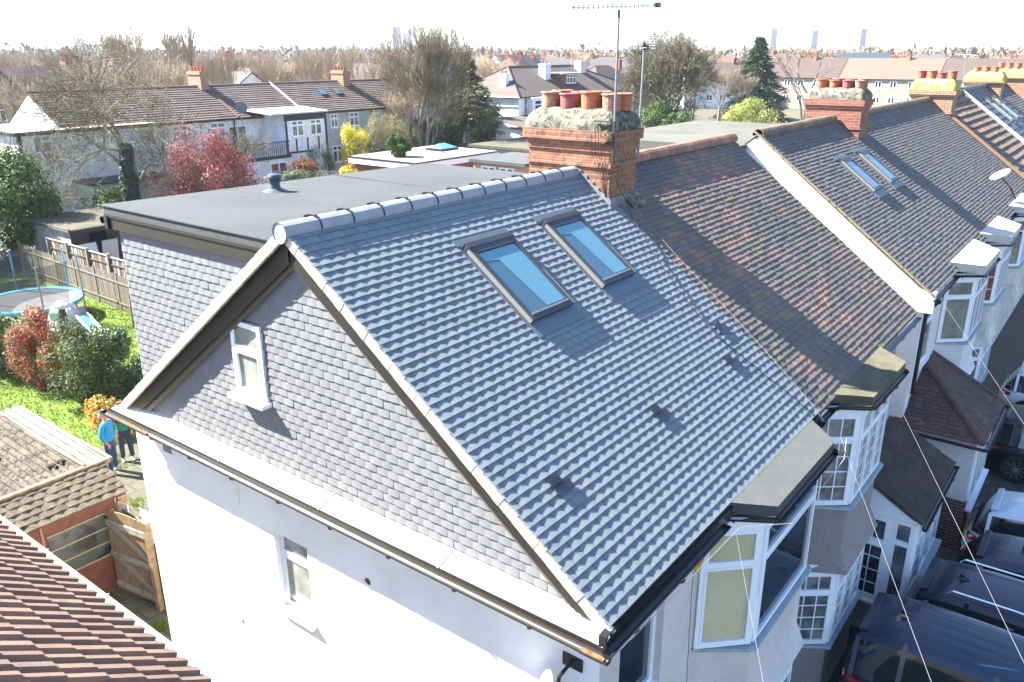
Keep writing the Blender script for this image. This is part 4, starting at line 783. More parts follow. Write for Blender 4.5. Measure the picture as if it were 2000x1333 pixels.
lf_laurel = leafmat('laurel_leaf', [(.035, .08, .02), (.05, .11, .03), (.11, .17, .08), (.03, .065, .02), (.2, .25, .15)], .2, .35)
lf_plum = leafmat('plum_blossom_leaf', [(0.238, 0.0544, 0.0476), (0.2856, 0.0816, 0.068), (0.1904, 0.0408, 0.0408), (0.3264, 0.1156, 0.0952), (0.1496, 0.0544, 0.0408)])
lf_yel = leafmat('forsythia_flower', [(.6, .5, .02), (.52, .42, .02), (.65, .58, .05), (.3, .33, .04)])
lf_ora = leafmat('orange_leaf', [(.6, .22, .03), (.5, .15, .03), (.55, .35, .06), (.2, .2, .04)])
lf_ivy = leafmat('ivy_leaf', [(.018, .045, .015), (.025, .06, .02), (.035, .075, .02), (.012, .035, .012)], .15)
lf_con = leafmat('conifer_tuft', [(.03, .065, .025), (.045, .085, .025), (.02, .045, .02), (.07, .11, .03)], .2)
lf_ced = leafmat('open_conifer_tuft', [(0.0765, 0.0935, 0.0298), (0.051, 0.068, 0.0213), (0.1105, 0.119, 0.0425), (0.0382, 0.051, 0.017)], .3)
lf_wil = leafmat('willow_spray', [(0.238, 0.21, 0.084), (0.196, 0.182, 0.063), (0.28, 0.252, 0.126), (0.154, 0.154, 0.056)])
def bush(name, label, cat, c, rad, n, size, mat, seed=1, stem=True, group=None, clumps=24, **k):
    t = thing(name, label, cat, (c[0], c[1], G), group); m = MB(); leaves(m, c, rad, n, size, seed, clumps, zmin=G+.05, **k); m.build('foliage', mat, t)
    if stem:
        rd = random.Random(seed); m = MB()
        for i in range(7): a = rd.uniform(0, 6.3); m.tube([(c[0]+math.cos(a)*.1, c[1]+math.sin(a)*.1, G), (c[0]+math.cos(a)*rad[0]*.5, c[1]+math.sin(a)*rad[1]*.5, c[2]+rad[2]*rd.uniform(-.3, .5))], [.035, .012], 5, cap=False)
        m.build('stems', bark, t)
    return t
# the back garden, near to far
bush('shrub', 'pale green shrub left of the red photinia by the lawn', 'shrub', (5.1, 26.6, G+1.1), (1.1, 1.5, 1.15), 9000, .055, lf_pale, 1)
bush('shrub', 'red leaved shrub between the pale and the dark bushes', 'shrub', (5.3, 24.0, G+1.25), (.85, 1.25, 1.3), 8500, .05, lf_red, 2)
bush('shrub', 'large dark olive bush in the middle of the lawn border', 'shrub', (5.35, 21.6, G+1.2), (.95, 1.4, 1.3), 12000, .045, lf_olive, 3)
bush('shrub', 'glossy laurel bush just behind the grey hung dormer wall', 'shrub', (6.4, 21.4, G+1.05), (.8, 1.1, 1.15), 7000, .06, lf_laurel, 4)
bush('shrub', 'small orange leaved plant beside the gutter corner and the two people', 'shrub', (4.6, 19.2, G+.55), (.45, .6, .5), 1800, .045, lf_ora, 5)
bush('bay_tree', 'big rounded evergreen bush left of the shed', 'tree', (12.0, 43.5, G+2.75), (2.7, 2.6, 2.75), 22000, .1, lf_bay, 6, clumps=40)
bush('bay_tree', 'dark evergreen bush at the left edge behind the trampoline', 'tree', (8.2, 41.5, G+1.9), (2.4, 2.2, 2.2), 12000, .09, lf_dark, 7)
bush('shrub', 'bright green bush behind the shed roof', 'shrub', (20.0, 47.5, G+1.1), (1.5, 1.3, 1.2), 4000, .09, lf_bay, 8)
# small bare fruit tree
def tree(name, label, mt, mw, base, bm, wm, group=None, cat='tree'):
    t = thing(name, label, cat, base, group); mt.build('trunk', bm, t); mw.build('crown', wm, t); return t
mt, mw = bare((10.1, 27.6, G), 3.2, 12, lv=4, wob=.25, up=.02, kids=3, r=.07, trunk=.4, cut=.02, rmin=.006, lean=(-.1, .15), ang=(25, 60))
tree('fruit_tree', 'small bare fruit tree beside the picket fence', mt, mw, (10.1, 27.6, G), bark, twig_b)
mt, mw = bare((8.0, 37.5, G), 4, 14, lv=4, wob=.25, up=0.0, kids=4, r=.08, trunk=.4, cut=.02, rmin=.008, ang=(25, 65))
t = tree('blossom_tree', 'leaning bare tree with white blossom above the trampoline', mt, mw, (8.0, 37.5, G), bark, twig_y)
m = MB(); leaves(m, (8.0, 37.6, G+2.5), (2.0, 1.5, 1.0), 900, .05, 15, 16); m.build('blossom', leafmat('white_blossom', [(.6, .6, .5), (.5, .52, .4), (.3, .36, .15)]), t)
# fences
def fence(name, label, A, B, h, npan, board, postm=None, pw=.06, cap=None, w=.09, gap=.02, grp=None, ph=.15):
    A, B = Vector(A), Vector(B); D = (B-A).normalized(); L = (B-A).length; N = D.cross(Z); t = thing(name, label, 'fence', A, grp); rd = random.Random(int(L*100))
    for k in range(npan):
        m = MB(); a = A+D*(L*k/npan); l = L/npan; u = .05; dz = rd.uniform(-.06, .06)
        while u < l-w: m.obox(a+D*u+Z*.03+N*rd.uniform(-.006, .006), D*w, Z*(h+dz+rd.uniform(-.02, .02)), N*.015, 0, rd.random()); u += w+gap
        for z in (h*.2, h*.8): m.obox(a+Z*z+N*.02, D*l, Z*.06, N*.03, 0, .4)
        if cap: m.obox(a+Z*(h+dz+.03)-N*.03, D*l, Z*.04, N*.08, 0, .99)
        m.build('panel', board, t)
    for k in range(npan+1): m = MB(); m.obox(A+D*(L*k/npan)-D*pw/2-N*.02, D*pw, Z*(h+ph), N*pw, 0, .5); m.build('post', postm or board, t)
    return t
pick = M('silvered_fence', (0.175, 0.15, 0.11), .9, attr=[(0.19, 0.165, 0.125), (0.15, 0.13, 0.095), (0.21, 0.185, 0.145), (0.17, 0.14, 0.1)])
conc = M('concrete', (0.24, 0.228, 0.198), .9, col2=(0.18, 0.174, 0.15), scale=6)
fence('picket_fence', 'silvered wooden picket fence behind the trampoline', (11.3, 40, G), (10.9, 26.3, G), 1.5, 7, pick, w=.07, gap=.045)
fence('panel_fence', 'brown panel fence with white coping in front of the dark shed', (12.0, 38.3, G), (12.1, 29.0, G), 1.75, 5, M('brown_fence_panel', (.25, .17, .1), .9, attr=[(.13, .09, .06), (.105, .073, .045), (.145, .105, .065), (.3, .28, .25)]), conc, pw=.12, cap=True, w=.1, gap=.004)
# shed
SH = thing('shed', 'old dark shed with flat felt roof and boards leaning at its opening', 'shed', (14.8, 39.8, G))
dks = M('dark_shed_board', (.035, .03, .022), .9, attr=[(.04, .034, .025), (.028, .024, .018), (.055, .047, .034)])
m = MB()
for i in range(14):
    z = G+i*.16
    for x0, x1 in ((12.75, 13.6), (14.5, 17.2)) if 5 < i < 12 else ((12.75, 17.2),): m.obox((x0, 37.62, z), (x1-x0, 0, 0), (0, .02, 0), (0, -.01, .155), 0, rg.random())
m.box(12.8, 17.2, 41.9, 41.95, G, -3.5); m.box(17.15, 17.2, 37.65, 41.9, G, -3.5); m.build('walls', dks, SH)
m = MB(); m.box(12.74, 12.8, 37.65, 41.9, G, -3.45); m.build('white_side', M('flaking_white', (.5, .5, .47), .9, col2=(.3, .3, .3), scale=2, col3=(.2, .22, .2), scale3=9, amt3=.5), SH)
m = MB(); m.prism([(12.6, 37.4, -3.38), (17.4, 37.4, -3.38), (17.4, 42.1, -3.3), (12.6, 42.1, -3.3)], (0, 0, -.1)); m.build('roof', M('brown_felt', (0.09, 0.075, 0.048), .95, col2=(0.054, 0.051, 0.036), scale=2, bump=.5), SH); m = MB(); m.box(12.58, 12.66, 37.4, 42.1, -3.48, -3.3); m.build('roof_edge', M('weathered_white'  , (0., 0., 0.)), SH)
for i, (x, s, c) in enumerate(((12.9, .95, (.55, .57, .55)), (13.9, .8, (.5, .4, .34)))):
    m = MB(); m.obox((x, 37.2, G+.1), (s, 0, 0), (0, .02, 0), (.25*i, .3, 1.35)); tag(m.build('leaning_panel', M('panel_%s' % ('white', 'pinkish')[i], c, .8)), ('white board leaning against the dark shed', 'pinkish board leaning beside the white one at the shed')[i], 'board')
# ================================================================= trampoline
T = thing('trampoline', 'round trampoline with blue padding and net poles', 'trampoline', (8.2, 31.9, G)); c = Vector((8.2, 31.9, G)); hz = .82; RR_ = 1.95
circ = lambda r, z, n=48: [c+Vector((math.cos(2*math.pi*k/n)*r, math.sin(2*math.pi*k/n)*r, z)) for k in range(n+1)]
bluep = M('blue_padding', (.06, .3, .5), .5, col2=(.1, .38, .58), scale=5); m = MB(); n = 48; a1, a2 = circ(RR_-.28, hz+.02), circ(RR_, hz+.03)
for k in range(n): m.poly([a1[k], a2[k], a2[k+1], a1[k+1]]); m.poly([a2[k], a2[k+1], a2[k+1]-Z*.1, a2[k]-Z*.1])
m.build('padding', bluep, T); m = MB(); m.poly(circ(RR_-.28, hz)[:-1]); m.build('mat', M('tramp_mat', (.13, .13, .13), .7, col2=(.17, .165, .16), scale=2), T)
m = MB(); m.tube(circ(RR_, hz-.08), .025, 6)
for k in range(4):
    a = math.pi/4+k*math.pi/2; p = lambda q, z: c+Vector((math.cos(a+q)*RR_, math.sin(a+q)*RR_, z)); m.tube([p(-.22, hz-.08), p(-.22, .03), p(.22, .03), p(.22, hz-.08)], .025, 6)
m.build('frame', steel, T); pl = MB(); pb = MB()
for k in range(6):
    a = .35+k*math.pi/3; p = lambda z: c+Vector((math.cos(a)*(RR_+.05), math.sin(a)*(RR_+.05), z)); mm = MB(); mm.tube([p(.1), p(hz)], .02, 6); mm.tube([p(hz), p(hz+1.75)], .035, 6); mm.build('net_pole', bluep if k in (0, 1, 2) else steel, T)
nm = M('safety_net', (.05, .055, .055), .8, alpha=.5); m = MB(); b1, b2 = circ(RR_-.2, hz+.04), circ(RR_, hz+1.7)
for k in range(6, 40): m.poly([b1[k], b1[k+1], b2[k+1], b2[k]])
m.build('net', nm, T)
# playhouse slide
PH = thing('playhouse', 'pale domed plastic playhouse with green slide', 'playhouse', (8.2, 28.9, G)); c = Vector((8.2, 29.0, G)); m = MB(); plw = M('pale_plastic', (.55, .54, .5), .5, col2=(.45, .46, .44), scale=4)
prof = [(.72, 0), (.66, .4), (.56, .8), (.42, 1.1), (.22, 1.3), (.02, 1.36)]; n = 24
for i in range(len(prof)-1):
    for k in range(n):
        a0, a1 = 2*math.pi*k/n, 2*math.pi*(k+1)/n; am = (a0+a1)/2
        if prof[i][1] < 1. and (abs((am-3.9) % (2*math.pi)) < .45 or abs((am-5.6) % (2*math.pi)-0) < .5): continue
        P = lambda rr, z, a: c+Vector((math.cos(a)*rr, math.sin(a)*rr, z)); m.poly([P(prof[i][0], prof[i][1], a0), P(prof[i][0], prof[i][1], a1), P(prof[i+1][0], prof[i+1][1], a1), P(prof[i+1][0], prof[i+1][1], a0)])
o = m.build('dome', plw, PH, smooth=True); s_ = o.modifiers.new('s', 'SOLIDIFY'); s_.thickness = .04
m = MB(); m.lathe([(.001, .02), (.16, .02), (.17, 0)], c+Vector((-.52, -.25, .85)), 16, ax=(-1, -.5, .3)); m.build('round_window', M('green_plastic', (.12, .32, .2), .4), PH)
m = MB(); m.obox(c+Vector((.1, -.62, .72)), (.5, -.1, 0), (0, -.3, 0), (0, 0, .05)); m.build('platform', plw, PH)
m = MB(); p0 = c+Vector((.05, -.9, .78)); dv = Vector((.1, -1.35, -.72)); m.obox(p0, (.36, .03, 0), dv, (0, 0, .04)); m.build('slide', M('slide_green', (.12, .42, .3), .4), PH); m = MB(); m.obox(p0-X*.05, (.05, 0, 0), dv, (0, 0, .14)); m.obox(p0+X*.36, (.05, 0, 0), dv, (0, 0, .14)); m.build('slide_rim', plw, PH)
m = MB(); m.obox(c+Vector((.25, -.68, .78)), (.25, 0, 0), (0, .03, 0), (0, 0, .35)); m.build('purple_panel', M('purple_plastic', (.25, .14, .25), .5), PH)
# garden bench
BT = thing('wooden_bench', 'small weathered wooden table on the lawn by the dark bush', 'table', (8.2, 26.7, G)); m = MB()
for i in range(4): m.obox((7.85, 26.4+i*.13, G+.52), (.8, .15, 0), (0, .11, 0), (0, 0, .025), 0, rg.random())
m.build('top', greyw, BT)
for x, y in ((7.9, 26.42), (8.6, 26.56), (7.9, 26.85), (8.6, 27.0)): m = MB(); m.box(x, x+.05, y, y+.05, G, G+.52); m.build('leg', greyw, BT)
m = MB(); m.box(7.9, 8.65, 26.6, 26.7, G+.15, G+.18); m.build('shelf', greyw, BT)
# log pile and red toy under trampoline left out of reach of light
m = MB(); m.box(7.3, 7.9, 30.6, 31.1, G, G+.3); o = m.build('toy_box', M('faded_red_plastic', (.35, .05, .04), .5)); tag(o, 'faded red plastic box beneath the trampoline', 'box'); bevel(o, .03)
# ================================================================= people
skin = M('skin', (.5, .27, .19), .55)
def skinmesh(name, verts, edges, mat, parent, sub=1, root=0):
    me = bpy.data.meshes.new(name); me.from_pydata([v[:3] for v in verts], edges, []); me.materials.append(mat); o = bpy.data.objects.new(name, me); COL.objects.link(o); o.parent = parent
    sk = o.modifiers.new('skin', 'SKIN'); sk.use_smooth_shade = True
    sv = me.skin_vertices[0].data
    for i, v in enumerate(verts): sv[i].radius = (v[3], v[4] if len(v) > 4 else v[3]); sv[i].use_root = (i == root)
    s = o.modifiers.new('sub', 'SUBSURF'); s.levels = sub; s.render_levels = sub; return o
def person(label, loc, rot, top, trou, hairm, shoe, pocket=True, h=1.75, hood=False):
    t = thing('person', label, 'person', loc, rot=rot); k = h/1.75
    S = lambda L: [(a*k, b*k, c*k, *(q*k for q in r)) for a, b, c, *r in L]
    # facing -y locally; x = left/right
    V = S([(0, 0, .95, .09, .075), (0, .0, 1.12, .095, .075), (0, .0, 1.3, .11, .08), (0, .01, 1.42, .08, .065), (0, .0, 1.5, .05, .05), (0, -.015, 1.57, .062, .07), (0, -.012, 1.66, .07, .088), (0, -.005, 1.72, .05, .06),
           (-.18, .0, 1.4, .05, .05), (-.25, .03, 1.12, .042, .042), (-.2, -.06, .93, .034, .034), (-.19, -.1, .86, .03, .02), (.18, .0, 1.4, .05, .05), (.25, .03, 1.12, .042, .042), (.2, -.06, .93, .034, .034), (.19, -.1, .86, .03, .02),
           (-.09, 0, .88, .085, .085), (-.1, -.01, .48, .058, .058), (-.11, .01, .1, .038, .038), (-.12, -.1, .035, .035, .025), (.09, 0, .88, .085, .085), (.1, -.01, .48, .058, .058), (.12, .01, .1, .038, .038), (.13, -.1, .035, .035, .025),
           (0, -.085, 1.63, .014, .014), (-.072, 0, 1.63, .014, .014), (.072, 0, 1.63, .014, .014)])
    E_ = [(0, 1), (1, 2), (2, 3), (3, 4), (4, 5), (5, 6), (6, 7), (3, 8), (8, 9), (9, 10), (10, 11), (3, 12), (12, 13), (13, 14), (14, 15), (0, 16), (16, 17), (17, 18), (18, 19), (0, 20), (20, 21), (21, 22), (22, 23), (6, 24), (6, 25), (6, 26)]
    # fingers
    for s, hi in ((-1, 11), (1, 15)):
        hx, hy, hz_ = V[hi][:3]
        for j in range(5):
            b = len(V); off = (j-1.8)*.018*k
            if j == 4: V += [(hx-s*.028*k, hy-.012*k, hz_-.005*k, .009*k, .009*k), (hx-s*.04*k, hy-.03*k, hz_-.03*k, .008*k, .008*k)]
            else: V += [(hx+off*.9, hy-.006*k, hz_-.045*k, .0085*k, .0085*k), (hx+off, hy-.02*k, hz_-(.075-.006*abs(j-1.5))*k, .0075*k, .0075*k)]
            E_ += [(hi, b), (b, b+1)]
    skinmesh('body', V, E_, skin, t, 2)
    V = S([(0, 0, .86, .165, .14), (0, 0, 1.08, .165, .13), (0, 0, 1.28, .17, .125), (0, .005, 1.42, .12, .1), (0, .0, 1.475, .068, .068), (-.19, .0, 1.395, .068, .066), (-.262, .03, 1.13, .058, .058), (-.21, -.055, .95, .045, .045), (.19, .0, 1.395, .068, .066), (.262, .03, 1.13, .058, .058), (.21, -.055, .95, .045, .045)])
    skinmesh('sweater', V, [(0, 1), (1, 2), (2, 3), (3, 4), (3, 5), (5, 6), (6, 7), (3, 8), (8, 9), (9, 10)], top, t, 2)
    V = S([(0, 0, 1.06, .12, .1), (0, 0, .9, .13, .12), (-.095, 0, .82, .1, .1), (-.105, -.01, .48, .075, .075), (-.115, .01, .09, .06, .065), (.095, 0, .82, .1, .1), (.105, -.01, .48, .075, .075), (.125, .01, .09, .06, .065)])
    skinmesh('jeans', V, [(0, 1), (1, 2), (2, 3), (3, 4), (1, 5), (5, 6), (6, 7)], trou, t, 2)
    for s in (-1, 1):
        V = S([(s*.12, .05, .045, .045, .04), (s*.125, -.06, .04, .045, .035), (s*.13, -.14, .035, .035, .025)]); skinmesh('shoe', V, [(0, 1), (1, 2)], shoe, t, 1)
    V = S([(0, .02, 1.66, .078, .09), (0, .015, 1.72, .066, .075), (0, .045, 1.62, .06, .05)]); skinmesh('hair', V, [(0, 1), (0, 2)], hairm, t, 2)
    m = MB()
    for s in (-1, 1): m.lathe([(.001, .0), (.008, .002), (.01, 0)], (s*.028*k, -.094*k, 1.665*k), 8, ax=(0, -1, 0))
    m.box(-.022*k, .022*k, -.1*k, -.092*k, 1.598*k, 1.604*k); m.build('face_marks', M('face_dark', (.1, .04, .03), .6), t, local=True)
    return t
jeans1 = M('blue_jeans', (.03, .055, .11), .9, col2=(.07, .11, .18), scale=4, thr=(.5, .7)); jeans2 = M('dark_jeans', (.02, .035, .05), .9, col2=(.035, .05, .07), scale=5)
person('person in a bright blue sweater and jeans with short grey hair, standing on the patio', (3.55, 16.75, G), R(35), M('bright_blue_knit', (.03, .28, .5), .9), jeans1, M('grey_hair', (.4, .38, .35), .8), M('grey_shoe', (.25, .25, .22), .7))
person('person in a dark green sweater and dark jeans, partly behind the wall corner', (4.12, 17.1, G), R(-20), M('teal_green_knit', (.01, .2, .13), .9), jeans2, M('brown_hair', (.1, .06, .04), .8), M('white_shoe', (.65, .65, .65), .6), h=1.72)
# ================================================================= cars, backed up to the houses (local: x across, y = -forward, rear at y=0)
tyre = M('tyre', (.02, .02, .02), .85); rimm = M('alloy_rim', (.35, .36, .37), .35, metal=.8); cglass = M('car_glass', (.012, .015, .018), .03, spec=1.); redl = M('tail_light_red', (.35, .01, .015), .2, spec=.8); chrome = M('chrome', (.6, .6, .62), .15, metal=1.); clearl = M('clear_lens', (.5, .5, .5), .15)
def car(name, label, loc, L, W, H, paint, kind='hatch', rot=0, rails=False, roofm=None, fin=True, rlight=1):
    t = thing(name, label, 'car', loc, 'cars backed up to the houses', rot=rot); hw = W/2; belt = H*.58
    # stations along -y: (y, half width, z low, z belt, roof half width, z roof)
    r0_, r1_ = {'hatch': (.42, .95), 'estate': (.22, .6), 'mpv': (.18, .5), 'suv': (.25, .75)}[kind]
    f0, f1 = L*.60, L*.76
    body = [(0, .78, .42, .62*1), (.06, .9, .3, .8), (.25, .97, .24, .97), (.8, 1, .22, 1.), (L*.35, 1., .2, 1.), (L*.6, 1, .2, 1.), (f1, .98, .2, .98), (L*.9, .93, .22, .84), (L*.97, .82, .28, .7), (L, .6, .36, .56)]
    m = MB(); rings = []
    for y, wf, zl, zb in body:
        w_ = hw*wf; zt = belt*zb; rings.append([(0, -y, zl), (w_*.85, -y, zl), (w_*.97, -y, zl+(zt-zl)*.25), (w_, -y, zl+(zt-zl)*.6), (w_*.96, -y, zl+(zt-zl)*.93), (w_*.86, -y, zt+.015), (w_*.45, -y, zt+.03), (0, -y, zt+.035)])
    def loft(mb, rings, mi=None):
        for s in (1, -1):
            for i in range(len(rings)-1):
                for j in range(len(rings[0])-1):
                    q = [rings[i][j], rings[i+1][j], rings[i+1][j+1], rings[i][j+1]]; q = [(s*a, b, c_) for a, b, c_ in q]
                    if s > 0: q = q[::-1]
                    mb.poly(q, mi(i, j) if mi else 0)
    loft(m, rings)
    for s in (1, -1):
        for rg_ in (rings[0], rings[-1]):
            mid = (0, rg_[0][1], (rg_[0][2]+rg_[-1][2])/2)
            for j in range(len(rg_)-1): a, b = rg_[j], rg_[j+1]; m.poly([mid, (s*a[0], a[1], a[2]), (s*b[0], b[1], b[2])])
    def fin_(o, lv=2):
        w2 = o.modifiers.new('w', 'WELD'); w2.merge_threshold = .0005; s = o.modifiers.new('s', 'SUBSURF'); s.levels = s.render_levels = lv
        for p in o.data.polygons: p.use_smooth = True
    o = m.build('body', paint, t, local=True); fin_(o)
    cab = [(r0_*.35, .80, .80, belt-.02, belt+.06), (r0_, .93, .72, belt-.02, H*.9), (r1_, .95, .70, belt-.02, H*.985), (L*.42, .96, .71, belt-.02, H), (f0, .96, .70, belt-.02, H*.965), ((f0+f1)/2+.1, .95, .74, belt-.02, H*.8), (f1, .93, .86, belt-.02, belt+.05)]
    m = MB(); rings = []
    for y, a, b, zb, zr in cab:
        wb, wr = hw*a, hw*b; rings.append([(wb, -y, zb), (wb+(wr-wb)*.2, -y, zb+(zr-zb)*.2), (wb+(wr-wb)*.8, -y, zb+(zr-zb)*.85), (wr*.97, -y, zr-.02), (wr*.85, -y, zr+.0), (wr*.45, -y, zr+.02), (0, -y, zr+.025)])
    gl, bd = MB(), MB()
    for s in (1, -1):
        for i in range(len(rings)-1):
            for j in range(6):
                q = [rings[i][j], rings[i+1][j], rings[i+1][j+1], rings[i][j+1]]; q = [(s*a, b, c_) for a, b, c_ in q]
                if s > 0: q = q[::-1]
                isg = (j < 2) or i in (0, 4, 5)
                (gl if isg else bd).poly(q)
        rg_ = rings[0]
    o = bd.build('roof_panel', roofm or paint, t, local=True); fin_(o); o = gl.build('windows', cglass, t, local=True); fin_(o)
    p = MB()
    for s in (1, -1):
        for i, q in ((1, .0), (2, .35), (3, .0), (4, .0)):
            a, b = Vector(rings[i][0]), Vector(rings[i][3]); a.x += .006; b.x += .006; a.x *= s; b.x *= s; a.y -= q; b.y -= q; p.obox(a-Y*.045+X*s*.028, (0, .07, 0), (b-a), (-s*.05, 0, 0))
    p.build('pillar', paint, t, local=True)
    for s in (1, -1):
        for y in (.78, L-.85):
            rr = .33 if H < 1.6 else .36; w_ = MB(); w_.lathe([(.001, .0), (rr*.6, .0), (rr*.66, .01), (rr*.95, .01), (rr, -.03), (rr, -.17), (rr*.9, -.2), (.001, -.2)], (s*(hw-.0)+s*.012, -y, rr), 24, ax=(s, 0, 0)); wo = w_.build('wheel', tyre, t, local=True)
            q = MB(); q.lathe([(.001, .02), (.05, .022), (.06, .012)], (s*(hw+.012), -y, rr), 12, ax=(s, 0, 0))
            for k in range(10): a = k*math.pi/5; d_ = Vector((0, math.cos(a), math.sin(a))); q.obox(Vector((s*(hw+.008), -y, rr))+d_*.04-Vector((0, -math.sin(a), math.cos(a)))*.013, d_*(rr*.6), Vector((0, -math.sin(a), math.cos(a)))*.026, (s*.014, 0, 0))
            q.tube([Vector((s*(hw+.01), -y+math.cos(a)*rr*.66, rr+math.sin(a)*rr*.66)) for a in [k*math.pi/12 for k in range(25)]], .012, 5); q.build('rim', rimm, wo, local=True)
        l_ = MB(); zc = belt*.93
        l_.prism([(s*hw*.66, -.12, zc-.03), (s*hw*.84, -.16, zc-.0), (s*hw*.945, -.34, zc-.02), (s*hw*.955, -.33, zc-.1), (s*hw*.88, -.14, zc-.12), (s*hw*.68, -.1, zc-.1)], (s*.008, .03, .0)); lo = l_.build('tail_light', redl, t, local=True)
        l_ = MB(); l_.prism([(s*hw*.74, -.06, zc-.05), (s*hw*.86, -.09, zc-.04), (s*hw*.86, -.09, zc-.08), (s*hw*.74, -.06, zc-.09)], (s*.01, .02, 0)); l_.build('reversing_lens', clearl, lo, local=True)
        mr = MB(); mr.obox((s*(hw+.0), -f1+.12, belt+.02), (s*.17, 0, 0), (0, -.1, 0), (0, 0, .13)); o = mr.build('door_mirror', paint, t, local=True); bevel(o, .03, 2)
        if rails:
            rl = MB(); xx = s*hw*.62; rl.tube([(xx, -r1_-.05, H*.975), (xx, -r1_-.12, H+.035), (xx, -L*.35, H+.055), (xx, -f0+.1, H+.02), (xx, -f0+.02, H*.955)], .018, 6); rl.build('roof_rail', chrome, t, local=True)
    x = MB(); x.box(-.26, .26, -.02, .015, belt*.52, belt*.52+.11); x.build('number_plate_holder', M('plate_yellow', (.5, .4, .05), .5), t, local=True)
    x = MB(); x.box(-hw*.9, hw*.9, -.1, .03, .3, .38); o = x.build('bumper', black, t, local=True); bevel(o, .02)
    if fin: x = MB(); x.prism([(0, -r1_-.12, H+.0), (0, -r1_-.3, H+.0), (0, -r1_-.13, H+.08)], (.02, 0, 0)); x.build('aerial_fin', black, t, local=True)
    x = MB(); x.obox((-hw*.62, -r0_+.02, H*.91), (hw*1.24, 0, 0), (0, -.12, .03), (0, 0, .03)); o = x.build('spoiler', paint, t, local=True); bevel(o, .012)
    return t
def paint(name, c, c2=None, clear=1.): return M(name, c, .3, spec=.35, clear=.35, metal=.0)
P_blue = paint('dark_blue_paint', (.012, .03, .062)); P_navy = paint('black_blue_paint', (.006, .014, .032)); P_b3 = paint('steel_blue_paint', (.014, .026, .04)); P_blk = paint('black_paint', (.012, .013, .015)); P_wh = M('white_paint', (.68, .72, .75), .3, clear=1.); P_sil = M('silver_white_paint', (.55, .6, .66), .3, clear=1.)
c1 = car('parked_car', 'large dark blue car nearest the corner, pushed close to the pebbledashed bay', (7.2, -.62, G), 4.9, 1.86, 1.84, P_blue, 'mpv')
m = MB()
for x in (-.35, -.12, .12, .35): m.box(x-.006, x+.006, -2.7, -.7, 1.868, 1.872)
m.build('roof_groove', P_blk, c1, local=True)
car('parked_car', 'very dark blue estate car with silver roof rails beside the porch', (9.15, -1.05, G), 4.6, 1.82, 1.64, P_navy, 'estate', rails=True)
car('parked_car', 'steel blue hatchback with red tail light in front of the brick porch', (11.05, -1.45, G), 4.1, 1.74, 1.48, P_b3, 'hatch')
car('parked_car', 'pale silver hatchback past the steel blue one', (13.1, -1.4, G), 4.0, 1.72, 1.46, P_sil, 'hatch')
car('parked_car', 'black car with alloy wheel on the block paving', (17.9, -1.1, G), 4.5, 1.84, 1.66, P_blk, 'suv')
car('parked_car', 'white car on the far driveway at right edge', (22.2, -.8, G), 4.3, 1.8, 1.5, P_wh, 'hatch')
# telephone pole in the street behind the camera and the wires to the eaves
PT = Vector((-15.05, -9.05, 1.68)); t = thing('telephone_pole', 'wooden telephone pole out in the street', 'pole', (PT.x, PT.y, G)); m = MB(); m.tube([(PT.x, PT.y, G), tuple(PT+Z*.2)], [.14, .1], 10); m.build('pole', bark, t)
for a, l in (((2.3, -.2, -.16), 'thin telephone wire dropping from the left end of the nearest bay gutter'), ((5.5, -.35, -.25), 'pale telephone wire running down past the pebbledashed bay'), ((8.9, -.1, -.5), 'telephone wire passing over the ribbed brown porch roof'), ((12.95, -.15, -.15), 'telephone wire from the eaves of the white flanked house over the hipped porch'), ((17.6, -.5, -2.9), 'telephone wire crossing right of the hipped porch to the white car')):
    A = Vector(a); P = [A.lerp(PT, (i/24)**1.0) for i in range(25)]; m = MB(); m.tube(P, .0018, 4); tag(m.build('telephone_wire', M('grey_wire', (.16, .16, .16), .6)), l, 'wire')
# ================================================================= the row of houses beyond the gardens
wall_w = M('white_painted_wall', (0.775, 0.7875, 0.8), .9, col2=(0.625, 0.625, 0.625), scale=1.2, col3=(0.4375, 0.4125, 0.375), scale3=6, amt3=.25)
wall_g = M('grey_roughcast', (0.432, 0.444, 0.432), .95, col2=(0.36, 0.36, 0.348), scale=2)
brown_t = M('brown_concrete_tile', (0.108, 0.081, 0.0675), .9, attr=[(0.1125, 0.0855, 0.072), (0.099, 0.0765, 0.063), (0.126, 0.0945, 0.081), (0.108, 0.081, 0.072)], col2=(0.0765, 0.063, 0.0585), scale=1.2)
timber = M('black_timber', (.02, .022, .025), .7)
def simple_chim(par, x0, x1, y0, y1, z0, z1, mat, npot=4, pm=potA, lab=None):
    m = MB(); m.box(x0, x1, y0, y1, z0, z1-.25); m.box(x0-.06, x1+.06, y0-.06, y1+.06, z1-.25, z1-.1); m.box(x0-.02, x1+.02, y0-.02, y1+.02, z1-.1, z1); o = m.build('chimney', mat, par)
    for i in range(npot): m = MB(); pot(m, (x0+(x1-x0)*.5, y0+(y1-y0)*(i+.5)/npot, z1), .32, .12, 10); m.build('chimney_pot', pm, o)
    return o
rows = [(20.0, 26.2, 'brown roofed end house with white gable at far left of the row beyond the gardens', wall_w), (26.2, 33, 'brown roofed white house behind the ivy clad tree', wall_w), (33, 39.3, 'brown roofed house with timbered box extension and black balcony', wall_w), (39.3, 47.2, 'brown roofed grey walled house with two roof windows, behind the yellow forsythia', wall_g), (47.2, 56, 'grey walled house of the garden row hidden behind bare tree', wall_g)]
mh = []
